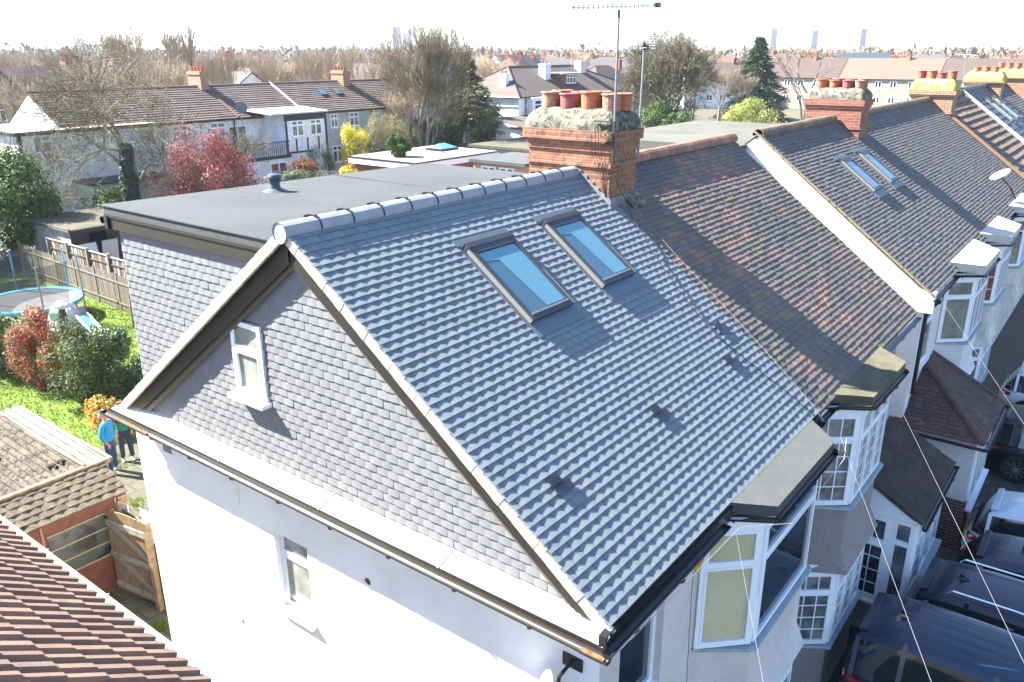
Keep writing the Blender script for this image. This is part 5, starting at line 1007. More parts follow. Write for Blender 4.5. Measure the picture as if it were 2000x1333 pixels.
for i, (x0, x1, lab, wm) in enumerate(rows):
    t = thing('row_house', lab, 'house', ((x0+x1)/2, 56.5, G), 'houses of the row beyond the gardens'); mh.append(t)
    O = Vector((x0, 52.3, -.05)); d1 = Vector((0, 4.2, 2.2)).normalized(); S1 = math.hypot(4.2, 2.2)
    m = MB(); tiles(m, O, X, d1, x1-x0, S1, seed=100+i, w=1.8, g=.31, T=.06, til=.16, nseg=12, jit=.004, stag=0, base=.08, prof=lambda u: .02*abs(math.sin(u*18.85)))
    m.prism([(x0, 52.3, -.05), (x1, 52.3, -.05), (x1, 56.5, 2.15), (x0, 56.5, 2.15)], (0, 0, -.05)); m.prism([(x0, 60.7, -.05), (x1, 60.7, -.05), (x1, 56.5, 2.15), (x0, 56.5, 2.15)], (0, 0, -.05)); m.build('roof', brown_t, t)
    m = MB(); ridge(m, (x0, 56.5, 2.17), (x1, 56.5, 2.17), .13, .45, 6); m.build('ridge_tiles', M('row_ridge', (.12, .09, .08), .9), t)
    m = MB(); m.box(x0+.02, x1, 52.6, 60.4, G, -.1); m.prism([(x0+.02, 52.6, -.1), (x0+.02, 60.4, -.1), (x0+.02, 56.5, 2.0)], (.2, 0, 0)); m.build('walls', wm, t)
    m = MB(); m.tube([(x0, 52.25, -.1), (x1, 52.25, -.1)], .06, 6); m.build('gutter', black, t); m = MB(); m.tube([(x1-.25, 52.5, -.1), (x1-.25, 52.5, G)], .05, 6); m.build('downpipe', black, t)
for ti, ws in ((0, ((22.0, 1.2), (24.4, 1.2))), (1, ((27.6, 1.2), (30.7, 1.25))), (3, ((42.2, .8), (44.3, 1.1))), (4, ((49, 1.2),))):
    for x, w_ in ws: window(mh[ti], (x, 52.6, -1.4), X, w_, 1.15, cols=(1, 1), tr=.35, gm=sheer, sill=.06)
    for x, w_ in ws: window(mh[ti], (x, 52.6, -4.3), X, w_*1.3, 1.4, cols=(1, 1), tr=.3, gm=glass, sill=.06)
m = MB(); m.obox((39.25, 52.3, .0), (.12, 0, 0), (0, 4.2, 2.2), (0, 0, .16)); m.build('verge', mortarbed, mh[3])
m = MB(); m.obox((33.0, 52.3, .0), (.14, 0, 0), (0, 4.2, 2.2), (0, 0, .12)); m.build('verge', M('rusty_verge', (.16, .08, .06), .9), mh[2])
simple_chim(mh[1], 32.5, 33.2, 55.9, 57.6, 1.4, 3.3, brick_yel); simple_chim(mh[3], 46.6, 47.4, 55.6, 57.2, 1.4, 3.1, brick_yel, pm=potB)
for x in (43.0, 44.7):
    m = MB(); p = Vector((x, 54.4, 1.17)); dd = Vector((0, .886, .464)); m.obox(p, (.75, 0, 0), dd*1.0, (0, -.04, .08)); o = m.build('roof_window', darkal, mh[3]); m = MB(); m.obox(p+Vector((.08, .03, .115)), (.59, 0, 0), dd*.85, (0, -.002, .004)); m.build('pane', sky_glass, o)
E1 = mh[2]
m = MB(); m.box(35.3, 39.3, 49.8, 52.58, G, .2); m.box(31.3, 35.3, 49.4, 52.58, G, -2.75); m.build('timbered_extension', wall_w, E1)
m = MB(); m.prism([(34.0, 49.6, .2), (39.5, 49.6, .2), (39.5, 52.9, .42), (34.0, 52.9, .42)], (0, 0, .12)); m.build('extension_roof', felt_w, E1)
m = MB(); m.box(35.25, 39.35, 49.74, 49.79, -.3, .18)
for x in (35.3, 39.2): m.box(x, x+.16, 49.72, 49.78, G, -.3)
for x in (36.2, 37.3, 38.4): m.box(x, x+.12, 49.75, 49.79, -2.6, -1.65)
m.box(35.3, 37.8, 49.75, 49.79, -2.75, -2.62); m.build('timber_strips', timber, E1)
window(E1, (35.9, 49.8, -1.5), X, 1.15, 1.2, cols=(1, 1), tr=.3, gm=sheer); window(E1, (37.7, 49.8, -1.5), X, 1.15, 1.2, cols=(1, 1), tr=.3, gm=sheer); window(E1, (35.6, 49.8, -4.6), X, 2.4, 1.3, cols=(1, 1, 1), tr=.3, gm=sheer); window(E1, (33.3, 49.4, -4.4), X, 1.6, 1.2, cols=(1, 1), gm=glass)
window(E1, (32.2, 52.6, -2.6), X, 1.6, 2.0, cols=(1, 1), gm=glass)
m = MB(); m.box(31.25, 35.3, 49.35, 49.42, -1.75, -1.68)
for i in range(21): m.box(31.3+i*.19, 31.36+i*.19, 49.36, 49.41, -2.75, -1.75)
m.box(31.22, 31.3, 49.35, 52.5, -2.75, -1.75); m.box(31.25, 35.3, 49.3, 49.35, -2.95, -2.7); m.build('balcony_railing', timber, E1)
m = MB(); m.tube([(31.4, 49.6, -2.7), (31.4, 49.6, .6)], .03, 6); m.lathe([(.001, 0), (.3, .06), (.42, .14), (.4, .1), (.001, .02)], (31.4, 49.55, .9), 16, ax=(-.3, -1, .3)); m.build('dish_on_mast', M('dish_dark', (.1, .12, .13), .5), E1)
# extension with flat roof at the far left
t = thing('flat_roofed_extension', 'white flat roofed wing with brown corner board at the left edge', 'house', (19, 56, G)); m = MB(); m.box(16.9, 25.8, 51.6, 59, G, -.05); m.build('walls', wall_w, t); m = MB(); m.box(16.7, 26, 51.4, 59.2, -.05, .14); m.build('roof', felt_w, t); m = MB(); m.box(16.68, 26.02, 51.38, 51.42, -.1, .1); m.box(16.66, 16.7, 51.4, 59.2, -.1, .1); m.box(16.86, 17.08, 51.55, 51.62, G, -.06); m.build('fascia', barge, t)
window(t, (17.7, 51.6, -1.2), X, 1.1, 1.05, cols=(1, 1), tr=.35, tonly=(1,), gm=obscure); window(t, (20.3, 51.6, -.8), X, .4, .4, gm=glass)
t = thing('white_gabled_house', 'white gabled house wall beyond the left wing', 'house', (8, 62, G)); m = MB(); m.box(4, 14, 60, 70, G, -.2); m.prism([(14, 60, -.2), (14, 70, -.2), (14, 65, 2.3)], (-.2, 0, 0)); m.build('walls', wall_w, t); m = MB(); m.prism([(14.2, 59.7, -.3), (3.8, 59.7, -.3), (3.8, 65, 2.4), (14.2, 65, 2.4)], (0, 0, .1)); m.prism([(14.2, 70.3, -.3), (3.8, 70.3, -.3), (3.8, 65, 2.4), (14.2, 65, 2.4)], (0, 0, .1)); m.build('roof', brown_t, t)
# pale green garden room and patio door under the ivy tree
t = thing('garden_room', 'pale green garden room with white framed doors and red curtain', 'outbuilding', (22, 51, G)); m = MB(); m.box(19.8, 24.8, 49.3, 51.5, G, -3.2); m.build('walls', M('pale_green_wall', (.36, .42, .36), .8), t); m = MB(); m.box(19.6, 25, 49.0, 51.55, -3.2, -3.05); m.build('roof', felt, t)
window(t, (20.9, 49.3, -5.5), X, 1.9, 2.1, cols=(1, 1), tr=.35, gm=PR)
# outbuildings behind the dormer
t = thing('garden_studio', 'white rimmed flat roofed studio with pyramid skylight behind the dormer', 'outbuilding', (40, 40, G)); m = MB(); m.box(36, 44.6, 36.8, 43, G, -2.7); m.build('walls', brick_red, t); m = MB(); m.box(35.7, 44.9, 36.5, 43.3, -2.95, -2.55); m.build('fascia', pvc, t); m = MB(); m.box(35.66, 44.94, 36.46, 43.34, -2.56, -2.48); m.build('rim', black, t); m = MB(); m.box(35.8, 44.8, 36.6, 43.2, -2.485, -2.46); m.build('roof', M('cream_felt', (.26, .245, .2), .9, col2=(.2, .19, .16), scale=3), t)
m = MB(); m.box(41.7, 43.7, 39.6, 41.2, -2.46, -2.3); o = m.build('skylight', black, t); m = MB(); a = [(41.75, 39.65, -2.28), (43.65, 39.65, -2.28), (43.65, 41.15, -2.28), (41.75, 41.15, -2.28)]; r1_ = [(42.4, 40.4, -1.95), (43.0, 40.4, -1.95)]
m.poly([a[0], a[1], r1_[1], r1_[0]]); m.poly([a[1], a[2], r1_[1]]); m.poly([a[2], a[3], r1_[0], r1_[1]]); m.poly([a[3], a[0], r1_[0]]); m.build('pane', skin2, o)
t = thing('brick_extension', 'small brick extension with dark felt roof just left of the nearest chimney', 'outbuilding', (39.5, 30.5, G)); m = MB(); m.box(37, 41.4, 28.3, 32.5, G, -2.2); m.build('walls', brickmat('orange_brick', (.42, .2, .09), (.34, .16, .08), (.4, .34, .26)), t); m = MB(); m.box(36.8, 41.6, 28.1, 32.7, -2.2, -2.0); m.build('roof', felt, t); window(t, (37.0, 31.8, -2.9), -Y, 1.2, .5, cols=(1, 1), gm=glass, sill=0); window(t, (37.0, 30.3, -2.9), -Y, 1.2, .5, cols=(1, 1), gm=glass, sill=0)
t = thing('flat_roofed_garage', 'grey green flat roofed block left of the chimney below the white hipped house', 'outbuilding', (52, 40, G)); m = MB(); m.box(47.5, 58, 35.5, 41.5, G, -2.7); m.build('walls', wall_g, t); m = MB(); m.box(47.3, 58.2, 35.3, 41.7, -2.7, -2.5); m.build('roof', felt_m, t)
t = thing('flat_roofed_garage', 'low flat roof with white edge between chimney and green bushes', 'outbuilding', (66, 36, G)); m = MB(); m.box(60, 72, 31, 37, G, -2.7); m.build('walls', wall_w, t); m = MB(); m.box(59.8, 72.2, 30.8, 37.2, -2.7, -2.5); m.build('roof', felt, t)
# loft dormer behind house three and party dormer of house two
m = MB(); m.box(12.4, 18.5, 4.3, 7.9, .4, 2.55); m.build('loft_dormer', wall_w, H3); m = MB(); m.box(12.25, 18.6, 4.25, 8.05, 2.55, 2.72); m.build('loft_dormer_roof', M('grey_green_felt', (.1, .1, .085), .95, col2=(.075, .075, .062), scale=.8, bump=.4), H3)
# trellis and garden walls of the middle distance
m = MB(); A = Vector((36.6, 43.8, G)); B = Vector((33.2, 49, G)); D = (B-A); L = D.length; D.normalize()
for z in (1.2, 1.4, 1.6, 1.8): m.obox(A+Z*z, D*L, Z*.05, Vector((.03, 0, 0)))
for i in range(int(L/.28)): m.obox(A+D*(i*.28)+Z*1.1, D*.05, Z*.8, Vector((.035, 0, 0)))
tag(m.build('trellis', M('pale_trellis', (.5, .46, .38), .8)), 'pale trellis along the garden wall below the timbered extension', 'trellis')
m = MB(); m.obox(A+X*.05, D*L, Z*1.1, Vector((.15, 0, 0))); tag(m.build('garden_wall', wall_w), 'low white garden wall under the trellis', 'wall')
fence('garden_fence', 'brown garden fence in front of the row beyond the gardens', (19.9, 46.0, G), (33.0, 44.6, G), 1.4, 6, pick, w=.14, gap=.02)
# ================================================================= white hipped house
HH = thing('hipped_house', 'big white hipped roof house with white chimneys and dormer, left of nearest chimney pots', 'house', (84, 59, G))
hip_t = brickmat('hip_roof_tile', (.12, .09, .075), (.10, .08, .07), (.055, .045, .04), bw=.25, bh=.11, ms=.02, stain=.4, dark=(.07, .065, .06))
a = [(70.4, 53.7, -.1), (97.5, 53.7, -.1), (97.5, 64.3, -.1), (70.4, 64.3, -.1)]; r_ = [(75.2, 59, 3.0), (89, 59, 3.0)]
m = MB(); m.poly([a[0], a[1], r_[1], r_[0]]); m.poly([a[1], a[2], r_[1]]); m.poly([a[2], a[3], r_[0], r_[1]]); m.poly([a[3], a[0], r_[0]]); m.poly(a[::-1]); m.build('roof', hip_t, HH)
m = MB(); [m.tube([p, q], .1, 6) for p, q in ((a[0], r_[0]), (a[3], r_[0]), (r_[0], r_[1]), (r_[1], a[1]))]; m.build('hip_tiles', M('hip_dark', (.07, .055, .05), .9), HH)
m = MB(); m.box(70.8, 97, 54.1, 64, G, -.12); m.box(72.2, 75.2, 53.2, 54.1, G, -.2); m.build('walls', wall_w, HH)
m = MB(); m.tube([(70.3, 53.6, -.15), (97.5, 53.6, -.15)], .07, 6); m.tube([(70.3, 53.6, -.15), (70.3, 64.3, -.15)], .07, 6); m.build('gutter', black, HH); m = MB(); m.tube([(71.9, 53.9, -.2), (71.9, 53.9, -2.4)], .06, 6); m.tube([(70.75, 62, -.2), (70.75, 56.5, -2.2), (70.75, 55, -3)], .05, 6); m.build('downpipe', black, HH)
for x, z in ((72.6, -1.9), (76.0, -1.9), (79, -1.9), (82, -1.9)): window(HH, (x, 53.2 if x < 75 else 54.1, z), X, 1.3, 1.4, tr=.35, gm=glass)
simple_chim(HH, 71.9, 72.6, 56.8, 57.8, .3, 2.3, wall_w, 2, potB); simple_chim(HH, 79.2, 80.3, 56.4, 57.4, 1.2, 3.3, wall_w, 2, potB); simple_chim(HH, 88.6, 89.8, 57.4, 58.4, 1.6, 3.6, wall_w, 2, potA)
m = MB(); m.box(81.2, 84.2, 55.2, 58, .9, 2.1); m.build('dormer', brick_red, HH); m = MB(); m.box(80.6, 84.8, 54.9, 58.2, 2.1, 2.25); m.build('dormer_roof', felt_w, HH); window(HH, (82, 55.2, 1.0), X, 2.1, 1.05, cols=(1, 1, 1), tr=.35, gm=sheer)
t = thing('bungalow_annex', 'white single storey annex with dark lean-to roof below the hipped house', 'house', (72, 52, G)); m = MB(); m.box(66.5, 80, 48.5, 54, G, -3.2); m.build('walls', wall_w, t); m = MB(); m.prism([(66, 48, -3.3), (80.5, 48, -3.3), (80.5, 54, -2.2), (66, 54, -2.2)], (0, 0, .12)); m.build('roof', hip_t, t); window(t, (68, 48.5, -4.7), X, 1.3, 1.2, cols=(1, 1), gm=glass); window(t, (73, 48.5, -4.7), X, 1.0, 1.2, cols=(1, 1), gm=glass)
# ================================================================= middle distance planting
bush('hedge_bush', 'grey green hedge behind the dormer, right of the red plum', 'hedge', (29.3, 42, G+1.4), (2.5, 1.2, 1.55), 8000, .09, leafmat('grey_green_leaf', [(.1, .14, .07), (.07, .11, .05), (.15, .19, .1), (.05, .08, .04)]), 31)
bush('shrub', 'orange tipped shrub over the grey green hedge', 'shrub', (32.6, 44.5, G+2.3), (1.2, 1.0, 1.0), 3500, .07, lf_red, 32)
bush('shrub', 'orange and red shrub right of the trellis', 'shrub', (36.8, 43.5, G+2.0), (.9, .9, 1.1), 3000, .07, lf_red, 33)
bush('shrub', 'low yellow flowering shrub beside the studio', 'shrub', (35.0, 42.6, G+1.6), (.8, .7, .8), 2500, .06, lf_yel, 34)
bush('forsythia', 'tall bright yellow forsythia before the grey walled house', 'shrub', (39.6, 47, G+3.2), (1.35, 1.2, 1.7), 7000, .07, lf_yel, 35, flat=.35)
bush('shrub', 'dark twiggy shrub left of the yellow forsythia', 'shrub', (36.5, 47.5, G+2.2), (1.2, 1.2, 1.4), 3500, .05, lf_olive, 36)
bush('pale_willow', 'pale cream weeping shrub right of the forsythia', 'shrub', (45.6, 50, G+2.9), (2.3, 1.8, 2.4), 12000, .09, lf_wil, 37, flat=.25, clumps=36)
bush('pale_willow', 'cream shrub beside the tall bare tree', 'shrub', (49.5, 50.5, G+2.2), (2.2, 1.8, 2.1), 9000, .09, lf_wil, 38, flat=.25)
t = bush('cabbage_palm', 'spiky green yucca rising behind the dormer roof edge', 'plant', (37.6, 40.0, G+4.0), (.85, .85, .8), 2600, .16, lf_bay, 39, stem=False, flat=.18); m = MB()
for i in range(7): a_ = i*.9; m.tube([(37.6, 40, G), (37.6, 40, -3.1), (37.6+math.cos(a_)*.25, 40+math.sin(a_)*.25, -2.7), (37.6+math.cos(a_)*.45, 40+math.sin(a_)*.45, -2.1)], [.09, .08, .06, .05], 6)
m.build('stem', bark, t)
for i, (x, y, z, r1, r2, r3, n, mt_, lab) in enumerate(((54, 53, -3.2, 2.2, 2, 2.4, 8000, lf_bay, 'leafy green tree low between bare tree and cedar'), (58.5, 54, -2.8, 2.2, 2, 2.4, 7000, lf_dark, 'dark green bush at the foot of the open cedar'), (66.5, 56, -2.2, 2.2, 2, 3.0, 7000, lf_dark, 'dark bush beside the annex wall'), (63, 46, -4.2, 2.6, 1.5, 1.3, 5000, lf_wil, 'low cream hedge before the cedar'), (70.5, 47, -4.2, 1.0, 1.0, 1.4, 1800, lf_olive, 'round bush before the white annex'), (89, 45, -3.6, 4.5, 3, 2.6, 9000, lf_bay, 'green bushes right of the nearest chimney'), (84, 41, -4.0, 2.2, 2, 2.2, 5000, lf_dark, 'dark bush just right of the nearest chimney stack'), (107, 41, -4.0, 5.0, 3, 2.2, 9000, lf_yel if 0 else leafmat('lime_leaf', [(.3, .32, .08), (.22, .26, .06), (.38, .38, .12)]), 'low lime yellow bush in front of the conifer'))):
    bush('garden_bush', lab, 'bush', (x, y, z), (r1, r2, r3), n, .13, mt_, 40+i)
# ivy clad bare tree
mt, mw = bare((19.8, 45, G), 12.6, 5, lv=6, wob=.17, up=.0, kids=4, ang=(26, 62), ln=(.66, .9), r=.32, trunk=.27, cut=.04, rmin=.012)
t = tree('bare_tree', 'wide spreading lichen covered bare tree with ivy on its trunk', mt, mw, (19.8, 45, G), bark, twig_y)
m = MB()
for i in range(5200):
    z = rg.uniform(0, 5.2); a_ = rg.uniform(0, 6.3); q = (.55 if z < 3.4 else .4)*rg.uniform(.4, 1)+(.3 if z < 1.5 else 0); P = Vector((19.9+math.cos(a_)*q+(z-3)*.08*math.sin(z*3), 44.9+math.sin(a_)*q, G+z)); nn = Vector((math.cos(a_), math.sin(a_), rg.uniform(-.3, .8))).normalized(); b = nn.orthogonal().normalized(); c_ = nn.cross(b); s = rg.uniform(.06, .13); m.poly([P-b*s, P-c_*s, P+b*s, P+c_*s], 0, rg.random())
m.build('ivy', lf_ivy, t)
for x_, y_, h_, sd, lab in ((24.5, 48.5, 8.5, 81, 'small bare garden tree in front of the white row house, right of the ivy tree'), (29.5, 48.2, 7.5, 82, 'small bare tree before the row between the plum and the balcony'), (15.2, 49, 10, 83, 'bare tree at the far left beside the white wing'), (56.5, 55, 13, 84, 'bare tree between the tall pale tree and the cedar')):
    mt, mw = bare((x_, y_, G), h_, sd, lv=5, wob=.16, up=.05, kids=4, ang=(22, 52), ln=(.62, .86), r=.14, trunk=.28, cut=.04, rmin=.011); tree('bare_tree', lab, mt, mw, (x_, y_, G), bark, twig_y)
# red plum
mt, mw = bare((21.6, 39.5, G), 6, 21, lv=5, wob=.2, up=.03, kids=4, ang=(25, 55), ln=(.62, .86), r=.14, trunk=.28, cut=.03, rmin=.01, stems=3)
t = tree('red_plum', 'round red leaved plum tree behind the vented dormer roof', mt, mw, (21.6, 39.5, G), bark, twig_b); m = MB(); leaves(m, (21.6, 39.5, G+3.5), (3.3, 3.0, 2.9), 15000, .07, 22, 60, shell=.3, lobe=.3); m.build('leaves', lf_plum, t)
# tall bare tree and open cedar
mt, mw = bare((49.5, 49, G), 12.5, 33, lv=6, wob=.1, up=.12, kids=4, ang=(14, 40), ln=(.62, .86), r=.26, trunk=.3, cut=.05, rmin=.014, stems=2)
tree('bare_tree', 'tall pale bare tree rising above the brown roofed row', mt, mw, (49.5, 49, G), bark, twig_y)
def conifer(name, lab, base, h, rad, n, mat, seed, z0=.12, droop=.25, gapy=1., size=.2):
    rd = random.Random(seed); t = thing(name, lab, 'tree', base); m = MB(); m.tube([base, (base[0], base[1], base[2]+h*.98)], [.22, .03], 8, cap=False); f = MB(); nb = int(h*11*gapy)
    for i in range(nb):
        z = h*(z0+(1-z0)*(i/nb)**1.0); L = rad*(1-((z/h-z0)/(1-z0))**1.15)*rd.uniform(.65, 1.1)+.15; a = rd.uniform(0, 6.3); d = Vector((math.cos(a), math.sin(a), .1)); p = Vector((base[0], base[1], base[2]+z)); path = [p+d*L*k/4+Z*(-droop*L*(k/4)**2) for k in range(5)]; m.tube(path, [.04, .03, .02, .015, .01], 4, cap=False)
        for k in range(int(n/nb)):
            u = rd.uniform(.2, 1.05); q = p+d*L*u+Z*(-droop*L*u*u)+Vector((rd.gauss(0, 1), rd.gauss(0, 1), rd.gauss(-.2, .7)))*size*.9; nn = Vector((rd.uniform(-1, 1), rd.uniform(-1, 1), rd.uniform(.2, 1.5))).normalized(); b = (d+nn*rd.uniform(-.5, .5)).normalized(); c_ = b.cross(nn).normalized(); s = size*rd.uniform(.5, 1.3); f.poly([q-b*s, q-c_*s*.3, q+b*s-Z*s*.25, q+c_*s*.3], 0, max(0, min(.999, (z/h)*.3+rd.random()*.7)))
    m.build('trunk', bark, t); f.build('crown', mat, t); return t
conifer('cedar', 'open feathery evergreen with bare trunk left of the hipped house', (60.5, 53, G), 10.2, 3.8, 15000, lf_ced, 51, z0=.25, gapy=1.3)
conifer('conifer', 'dense dark green conifer right of the big twiggy tree', (125, 48, G), 12.2, 7.2, 20000, lf_con, 52, z0=.03, droop=.35, gapy=1.2, size=.32)
mt, mw = bare((92, 46, G), 19.5, 61, lv=6, wob=.15, up=.06, kids=4, ang=(20, 50), ln=(.64, .88), r=.3, trunk=.2, cut=.05, rmin=.02, stems=4)
tree('bare_tree', 'big twiggy olive coloured tree right of the nearest chimney', mt, mw, (92, 46, G), bark, twig_y)
mt, mw = bare((110, 35, G), 16, 63, lv=4, wob=.16, up=.1, kids=3, ang=(18, 45), ln=(.6, .85), r=.2, trunk=.3, cut=.06, rmin=.03, stems=2)
tree('bare_tree', 'open bare tree just left of the second chimney pots', mt, mw, (110, 35, G), M('dark_bark', (.1, .085, .06), .9, col2=(.15, .13, .09), scale=5), twig_b)
# ================================================================= distance: houses, trees, towers, hills, haze
roofs = [brickmat('far_roof_brown', (0.09, 0.06, 0.048), (0.072, 0.051, 0.042), (0.042, 0.033, 0.03), bw=.4, bh=.16, ms=.03), brickmat('far_roof_red', (0.15, 0.066, 0.045), (0.12, 0.057, 0.042), (0.072, 0.036, 0.03), bw=.4, bh=.16, ms=.03), brickmat('far_roof_grey', (0.084, 0.078, 0.078), (0.072, 0.069, 0.069), (0.042, 0.042, 0.042), bw=.4, bh=.16, ms=.03), brickmat('far_roof_tan', (0.168, 0.108, 0.072), (0.144, 0.09, 0.066), (0.09, 0.06, 0.048), bw=.4, bh=.16, ms=.03)]
def far_house(lab, loc, rot, L, D, ez, rz, wm, rm, kind='gable', units=1, grp='distant houses', nm='distant_house', near=False, nochim=False):
    t = thing(nm, lab, 'house', loc, grp, rot); h = D/2; e = .3; m = MB(); LOCAL[0] = True
    m.box(-L/2, L/2, -h, h, 0, ez)
    if kind == 'gable': m.prism([(-L/2, -h, ez), (-L/2, h, ez), (-L/2, 0, rz-.05)], (.2, 0, 0)); m.prism([(L/2, -h, ez), (L/2, h, ez), (L/2, 0, rz-.05)], (-.2, 0, 0))
    m.build('walls', wm, t, local=True); m = MB(); i = 0 if kind == 'gable' else h*.9
    A = [(-L/2-e*.4, -h-e, ez-.12), (L/2+e*.4, -h-e, ez-.12), (L/2+e*.4, h+e, ez-.12), (-L/2-e*.4, h+e, ez-.12)]; r1, r2 = (-L/2+i-(e*.4 if not i else 0), 0, rz), (L/2-i+(e*.4 if not i else 0), 0, rz)
    for q in ([A[0], A[1], r2, r1], [A[2], A[3], r1, r2]): m.prism(q, (0, 0, .08))
    if i: m.poly([A[1], A[2], r2]); m.poly([A[3], A[0], r1])
    m.build('roof', rm, t, local=True)
    for k in range(units):
        if nochim and k != 1: pass
        x = -L/2+L*(k+.96)/units-.4 if units > 1 else L*.28
        m = MB(); m.box(x-.3, x+.3, -.6, .6, rz-.9, rz+.75); m.box(x-.35, x+.35, -.65, .65, rz+.75, rz+.87); c = m.build('chimney', brick_yel if k % 2 else brick_red, t, local=True)
        m = MB(); 
        for j in range(3): m.lathe([(.13, 0), (.13, .4), (.1, .4), (.1, .1)], (x, -.4+j*.4, rz+.87), 6)
        c2 = m.build('pots', potA, c, local=True)
        if nochim and k != 1: bpy.data.objects.remove(c2); bpy.data.objects.remove(c)
        for s in (-1, 1):
            for z in (ez-1.6, ez-4.2):
                if z < .5: continue
                xc = -L/2+L*(k+.5)/units
                for dx in (-1.3, 1.2): window(t, (xc+dx-.6 if s < 0 else xc+dx+.6, s*h, z), X*(1 if s < 0 else -1), 1.2, 1.15, cols=(1, 1), gm=glass, sill=0, fr=.09) if near or dx > 0 else None
    LOCAL[0] = False
    return t
# long brown row that faces the sun beyond the second and third chimneys
FR = []
for k, (y0, y1, lab, rm) in enumerate(((44, 60, 'tan roofed cream terrace beyond the bare tree and second chimney', 0), (27.5, 44, 'brown roofed cream terrace with black framed window between second and third chimneys', 3), (8, 27.5, 'brown roofed terrace behind the third and fourth chimneys', 0))):
    far_house(lab, (158.5, (y0+y1)/2, G), R(-90), y1-y0, 9, 5.7, 9.0, M('cream_wall', (.3, .275, .225), .9, col2=(.25, .225, .18), scale=1), roofs[rm], units=3, near=True, grp=None, nochim=True)
far_house('white walled house with tan roof showing past the big conifer', (150, 66, G), R(-60), 12, 8, 5.6, 8.2, wall_w, roofs[0], near=True, grp=None)
far_house('long orange roofed house with dark dormer above the open cedar', (118, 118, G), R(-30), 26, 9, 6.0, 9.2, wall_g, roofs[1], grp=None, near=True)
far_house('brown hipped bungalow with white unit right of the hipped house', (108, 66, G), R(-10), 13, 11, 4.0, 8.2, brick_yel, roofs[0], 'hip', grp=None)
far_house('red roofed house with white gable above the garden row, left of centre', (62, 98, G), R(10), 9, 8, 5.8, 9.2, wall_w, roofs[1], near=True, grp=None)
far_house('white gabled house between red roof and garden row ridge', (50, 76, G), R(70), 10, 7.5, 5.2, 8.3, wall_w, roofs[0], near=True, grp=None)
far_house('brick gabled house with white window beyond the open bare tree', (205, 73, G), R(60), 12, 10, 6.0, 9.6, brickmat('far_brick', (.34, .17, .1), (.3, .15, .09), (.3, .25, .2)), roofs[0], near=True, grp=None)
far_house('dark slate roofed block behind the second chimney', (215, 56, G), R(-80), 20, 9, 6.2, 9.9, brick_red, M('dark_slate', (.03, .045, .06), .6), 'hip', grp=None)
protos = []
for k, (L, D, ez, rz, wm, rm, kd, un) in enumerate(((13, 8, 5.4, 8.4, wall_w, roofs[0], 'gable', 2), (22, 8, 5.5, 8.6, M('cream_wall', (0, 0, 0)), roofs[3], 'gable', 3), (12, 9, 5.2, 8.8, brick_red, roofs[1], 'hip', 1), (24, 8.5, 5.5, 8.8, wall_w, roofs[2], 'gable', 4))):
    protos.append(far_house('', (0, 0, G), 0, L, D, ez, rz, wm, rm, kd, un))
rp_ = random.Random(77); used = [False]*4
FL = ['small white walled house with brown roof far among the bare trees', 'long tan roofed terrace far off over the rooftops', 'far hipped house with red roof among the trees', 'long grey roofed terrace in the far distance']
spots = []
def az(a, d): return CAMP.x+math.cos(R(a))*d, CAMP.y+math.sin(R(a))*d
for a0, a1, n, d0, d1 in ((40, 72, 18, 82, 260), (3, 36, 55, 175, 520), (36, 42, 6, 150, 320)):
    for i in range(n):
        for tr_ in range(30):
            a = rp_.uniform(a0, a1); d = d0+(d1-d0)*rp_.random()**.8; x, y = az(a, d)
            if all((x-p[0])**2+(y-p[1])**2 > 22**2 for p in spots) and not (145 < x < 172 and 0 < y < 72) and not (95 < x < 135 and 55 < y < 130): break
        spots.append((x, y)); k = rp_.choice((0, 0, 1, 1, 2, 3)); rt_ = rp_.choice((0, 0, 90, 8, -85))+rp_.uniform(-6, 6)
        if not used[k]: o = protos[k]; used[k] = True
        else: o = copy_tree(protos[k])
        o.location = (x, y, G+rp_.uniform(-.6, .6)); o.rotation_euler = (0, 0, R(rt_)); o['label'] = FL[k]; o['group'] = ('small brown roofed houses far away', 'long tan terraces far away', 'red hipped houses far away', 'long grey terraces far away')[k]
# trees of the distance: a few meshes, many individual trees
tp = []
for k, kw in enumerate((dict(h=11.5, seed=201, lv=5, wob=.09, up=.22, kids=4, ang=(14, 38), ln=(.66, .9), r=.32, trunk=.3, cut=.07, rmin=.022), dict(h=12, seed=202, lv=5, wob=.13, up=.12, kids=4, ang=(18, 46), ln=(.66, .88), r=.3, trunk=.27, cut=.07, rmin=.022), dict(h=11, seed=203, lv=5, wob=.1, up=.28, kids=4, ang=(12, 34), ln=(.64, .92), r=.34, trunk=.26, cut=.07, rmin=.022, tip=3))):
    mt, mw = bare((0, 0, 0), **kw); t = thing('street_tree', '', 'tree', (0, 0, G), ''); mt.build('trunk', M('pale_bark', (.24, .21, .15), .95, col2=(.16, .14, .1), scale=4), t, local=True); mw.build('crown', M('tan_twigs', (.2, .15, .1), .9, attr=[(.33, .26, .18), (.28, .22, .15), (.38, .31, .215), (.3, .235, .165)]), t, local=True); tp.append(t)
for k, (lfm, rad) in enumerate(((lf_dark, (3, 3, 3.2)), (leafmat('olive_far_leaf', [(.12, .12, .04), (.09, .1, .035), (.16, .15, .06)]), (3.6, 3.6, 3.4)))):
    t = thing('leafy_tree', '', 'tree', (0, 0, G), ''); m = MB(); m.tube([(0, 0, 0), (.1, 0, 5)], [.3, .15], 6); m.build('trunk', bark, t, local=True); m = MB(); leaves(m, (0, 0, 5.2), rad, 5000, .28, 210+k, 30); m.build('crown', lfm, t, local=True); tp.append(t)
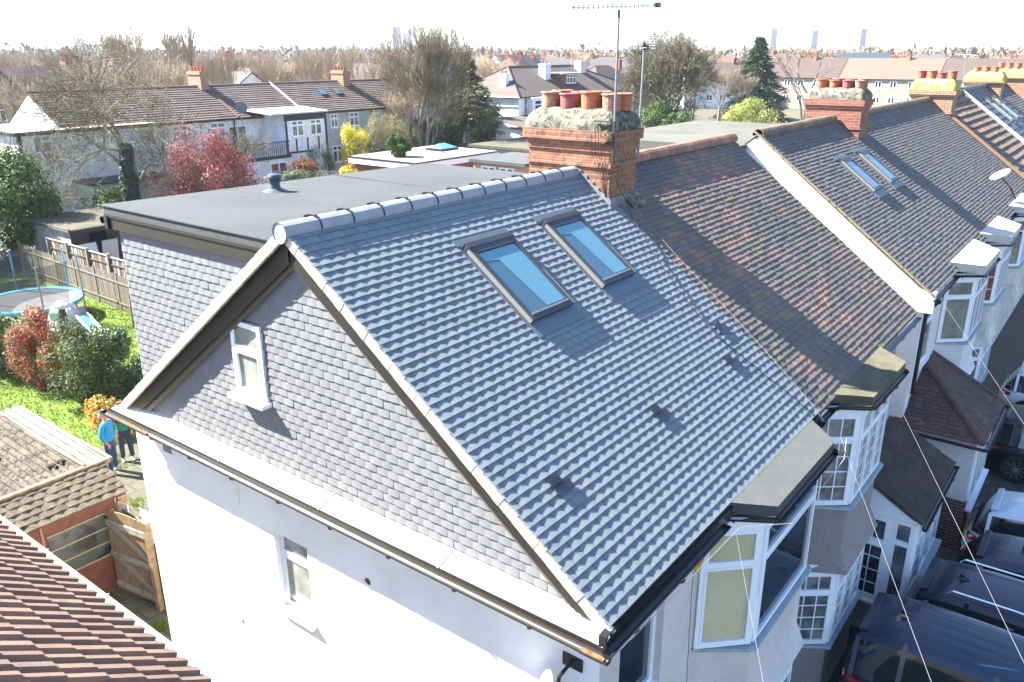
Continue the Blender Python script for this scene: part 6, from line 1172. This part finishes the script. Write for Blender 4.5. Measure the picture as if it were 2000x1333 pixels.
TL = [('upright bare street tree in the tan treetops of the distance', 'upright bare trees in the distance'), ('spreading bare tree in the tan treetops of the distance', 'spreading bare trees in the distance'), ('broom shaped pollarded tree in the distance', 'pollarded trees in the distance'), ('dark leafy evergreen far beyond the roofs', 'dark evergreens in the distance'), ('olive green rounded tree far beyond the roofs', 'olive trees in the distance')]
first = [True]*5
def put(k, x, y, s, lab=None):
    if first[k]: o = tp[k]; first[k] = False
    else: o = copy_tree(tp[k])
    o.location = (x, y, G-.1); o.scale = (s, s, s*rp_.uniform(.92, 1.08)); o.rotation_euler = (0, 0, rp_.uniform(0, 6.3)); o['label'] = lab or TL[k][0]; o['group'] = TL[k][1]
    if lab: del o['group']
put(2, 54, 92, 1.22, 'big domed pollarded tree above the chimney of the garden row'); put(0, 50, 98, 1.1); put(1, 60, 104, 1.12)
for x, y, s, k in ((16, 64, .8, 0), (24, 68, .85, 2), (12, 72, .9, 0), (33, 72, .82, 1), (43, 71, .85, 0), (72, 78, 1.0, 0), (80, 82, 1.05, 2), (88, 86, 1.02, 1), (66, 72, .9, 2), (97, 84, .95, 0), (74, 92, 1.1, 1), (104, 92, 1.0, 2), (118, 74, .95, 1), (126, 82, 1.0, 0), (112, 80, .8, 3)): put(k, x, y, s)
n = 0
for a0, a1, cnt, d0, d1, ks in ((41, 74, 150, 85, 330, (0, 0, 1, 2, 2, 1)), (42, 73, 60, 70, 170, (0, 1, 2, 1)), (22, 41, 60, 110, 330, (0, 1, 2, 0, 3, 4)), (2, 22, 40, 190, 430, (0, 1, 4, 3, 2))):
    for i in range(cnt):
        a = rp_.uniform(a0, a1); d = d0+(d1-d0)*rp_.random()**1.1; x, y = az(a, d)
        if any(abs(x-p[0]) < 8 and abs(y-p[1]) < 6 for p in spots): continue
        put(rp_.choice(ks), x, y, rp_.uniform(.68, 1.0)*(1.0 if a > 38 else .85))
# far woodland: one hazy mass to the horizon
m = MB(); rw = random.Random(5)
for i in range(1500):
    a = rw.uniform(-2, 78); d = 300+1700*rw.random()**1.1
    if a < 32 and rw.random() < .2: continue
    cx, cy = az(a, d); h = rw.uniform(8, 13.5)*(1 if d < 700 else 1.1); w_ = rw.uniform(3, 6)*(1+d/1500); rr = rw.random()
    for j in range(46 if d < 700 else 26):
        u = rw.gauss(0, .45); v = abs(rw.gauss(0, .5)); P = Vector((cx+rw.gauss(0, .5)*w_, cy+rw.gauss(0, .5)*w_, G+h*(.35+.65*min(1, rw.random()**.6)*max(.3, 1-u*u)))); s = rw.uniform(.5, 1.3)*(1+d/700); b = Vector((rw.uniform(-1, 1), rw.uniform(-1, 1), rw.uniform(.2, 1.6))).normalized()*s; c_ = Vector((rw.uniform(-1, 1), rw.uniform(-1, 1), rw.uniform(-.5, .5))).normalized()*s*.4
        m.poly([P-b, P-c_, P+b, P+c_], 0, max(0, min(.999, rr*.7+rw.random()*.3)))
tag(struct(m.build('far_woodland', M('far_tree_mass', (.14, .11, .08), .95, attr=[(.23, .175, .12), (.2, .155, .11), (.16, .14, .08), (.26, .195, .14), (.1, .11, .06)])), 'stuff'), 'tan and green mass of treetops running to the horizon', 'woodland')
# far roofs that fill the suburb
# tower blocks
tw = M('tower_pale', (.6, .58, .54), .8); twd = brickmat('tower_windows', (.03, .04, .06), (.05, .06, .08), (.2, .21, .24), bw=4, bh=2.8, ms=.9, offs=0, stain=0); twl = brickmat('tower_light_face', (.3, .29, .28), (.27, .265, .26), (.45, .43, .4), bw=4, bh=2.8, ms=.8, offs=0, stain=0)
def tower(lab, x, y, W, D, H, rot=0):
    t = thing('tower_block', lab, 'tower block', (x, y, G), None, rot); m = MB(); m.box(-W/2, W/2, -D/2, D/2, 0, H); m.build('body', twl, t, local=True); m = MB(); m.box(W*.1, W/2+.4, -D/2-.5, -D/2, 0, H-1); m.box(-W/2, W/2, -D/2-.2, -D/2, 0, H-2); m.build('window_face', twd, t, local=True); m = MB(); m.box(-W*.15, W*.15, -D*.2, D*.2, H, H+3); m.build('roof_plant_room', tw, t, local=True)
tower('pale tower block over the bare trees above the garden row', 984, 989, 16, 16, 49, R(-10)); tower('slim darker tower touching the pale tower above the garden row', 1000, 975, 8, 12, 45, R(-10))
tower('leftmost pale tower of the three right of the twiggy tree', 1300, 493, 20, 14, 43, R(-5)); tower('middle pale tower of the three on the right horizon', 1321, 437, 22, 14, 40, R(-5)); tower('rightmost pale tower above the third chimney', 1341, 372, 22, 14, 42, R(-5))
for x, y, h, l in ((609, 1255, 30, 'left hazy block of the far left horizon'), (646, 1236, 28, 'right hazy block of the far left horizon'), (628, 1246, 22, 'low hazy block between the far left horizon blocks')): tower(l, x, y, 16, 14, h)
# hills on the skyline
m = MB(); N_ = 120; vs = []; rh = random.Random(8)
for i in range(N_+1):
    a = -12+110*i/N_; hh = 22+14*math.sin(i*.13)+8*math.sin(i*.37+1)+(10 if a > 45 else 0); vs.append([Vector((CAMP.x+math.cos(R(a))*d, CAMP.y+math.sin(R(a))*d, z)) for d, z in ((2300, G-1), (2900, G+hh*.7), (3400, G+hh), (4000, G-1))])
for i in range(N_):
    for j in range(3): m.poly([vs[i][j], vs[i+1][j], vs[i+1][j+1], vs[i][j+1]])
struct(m.build('hills', M('distant_hills', (.07, .085, .06), .95, col2=(.1, .1, .08), scale=.01), smooth=True))
hz = MB(); hz.box(-4700, 4700, -4700, 4700, G-1.2, 62); ho = struct(hz.build('haze', M('unused_haze', (1, 1, 1))), 'stuff'); hm = bpy.data.materials.new('air_haze'); hm.use_nodes = True; hm.node_tree.nodes.clear()
vo = hm.node_tree.nodes.new('ShaderNodeVolumePrincipled'); om = hm.node_tree.nodes.new('ShaderNodeOutputMaterial'); vo.inputs['Color'].default_value = (.85, .9, 1, 1); vo.inputs['Density'].default_value = .0002; vo.inputs['Anisotropy'].default_value = .3
hm.node_tree.links.new(vo.outputs[0], om.inputs['Volume']); ho.data.materials.clear(); ho.data.materials.append(hm)
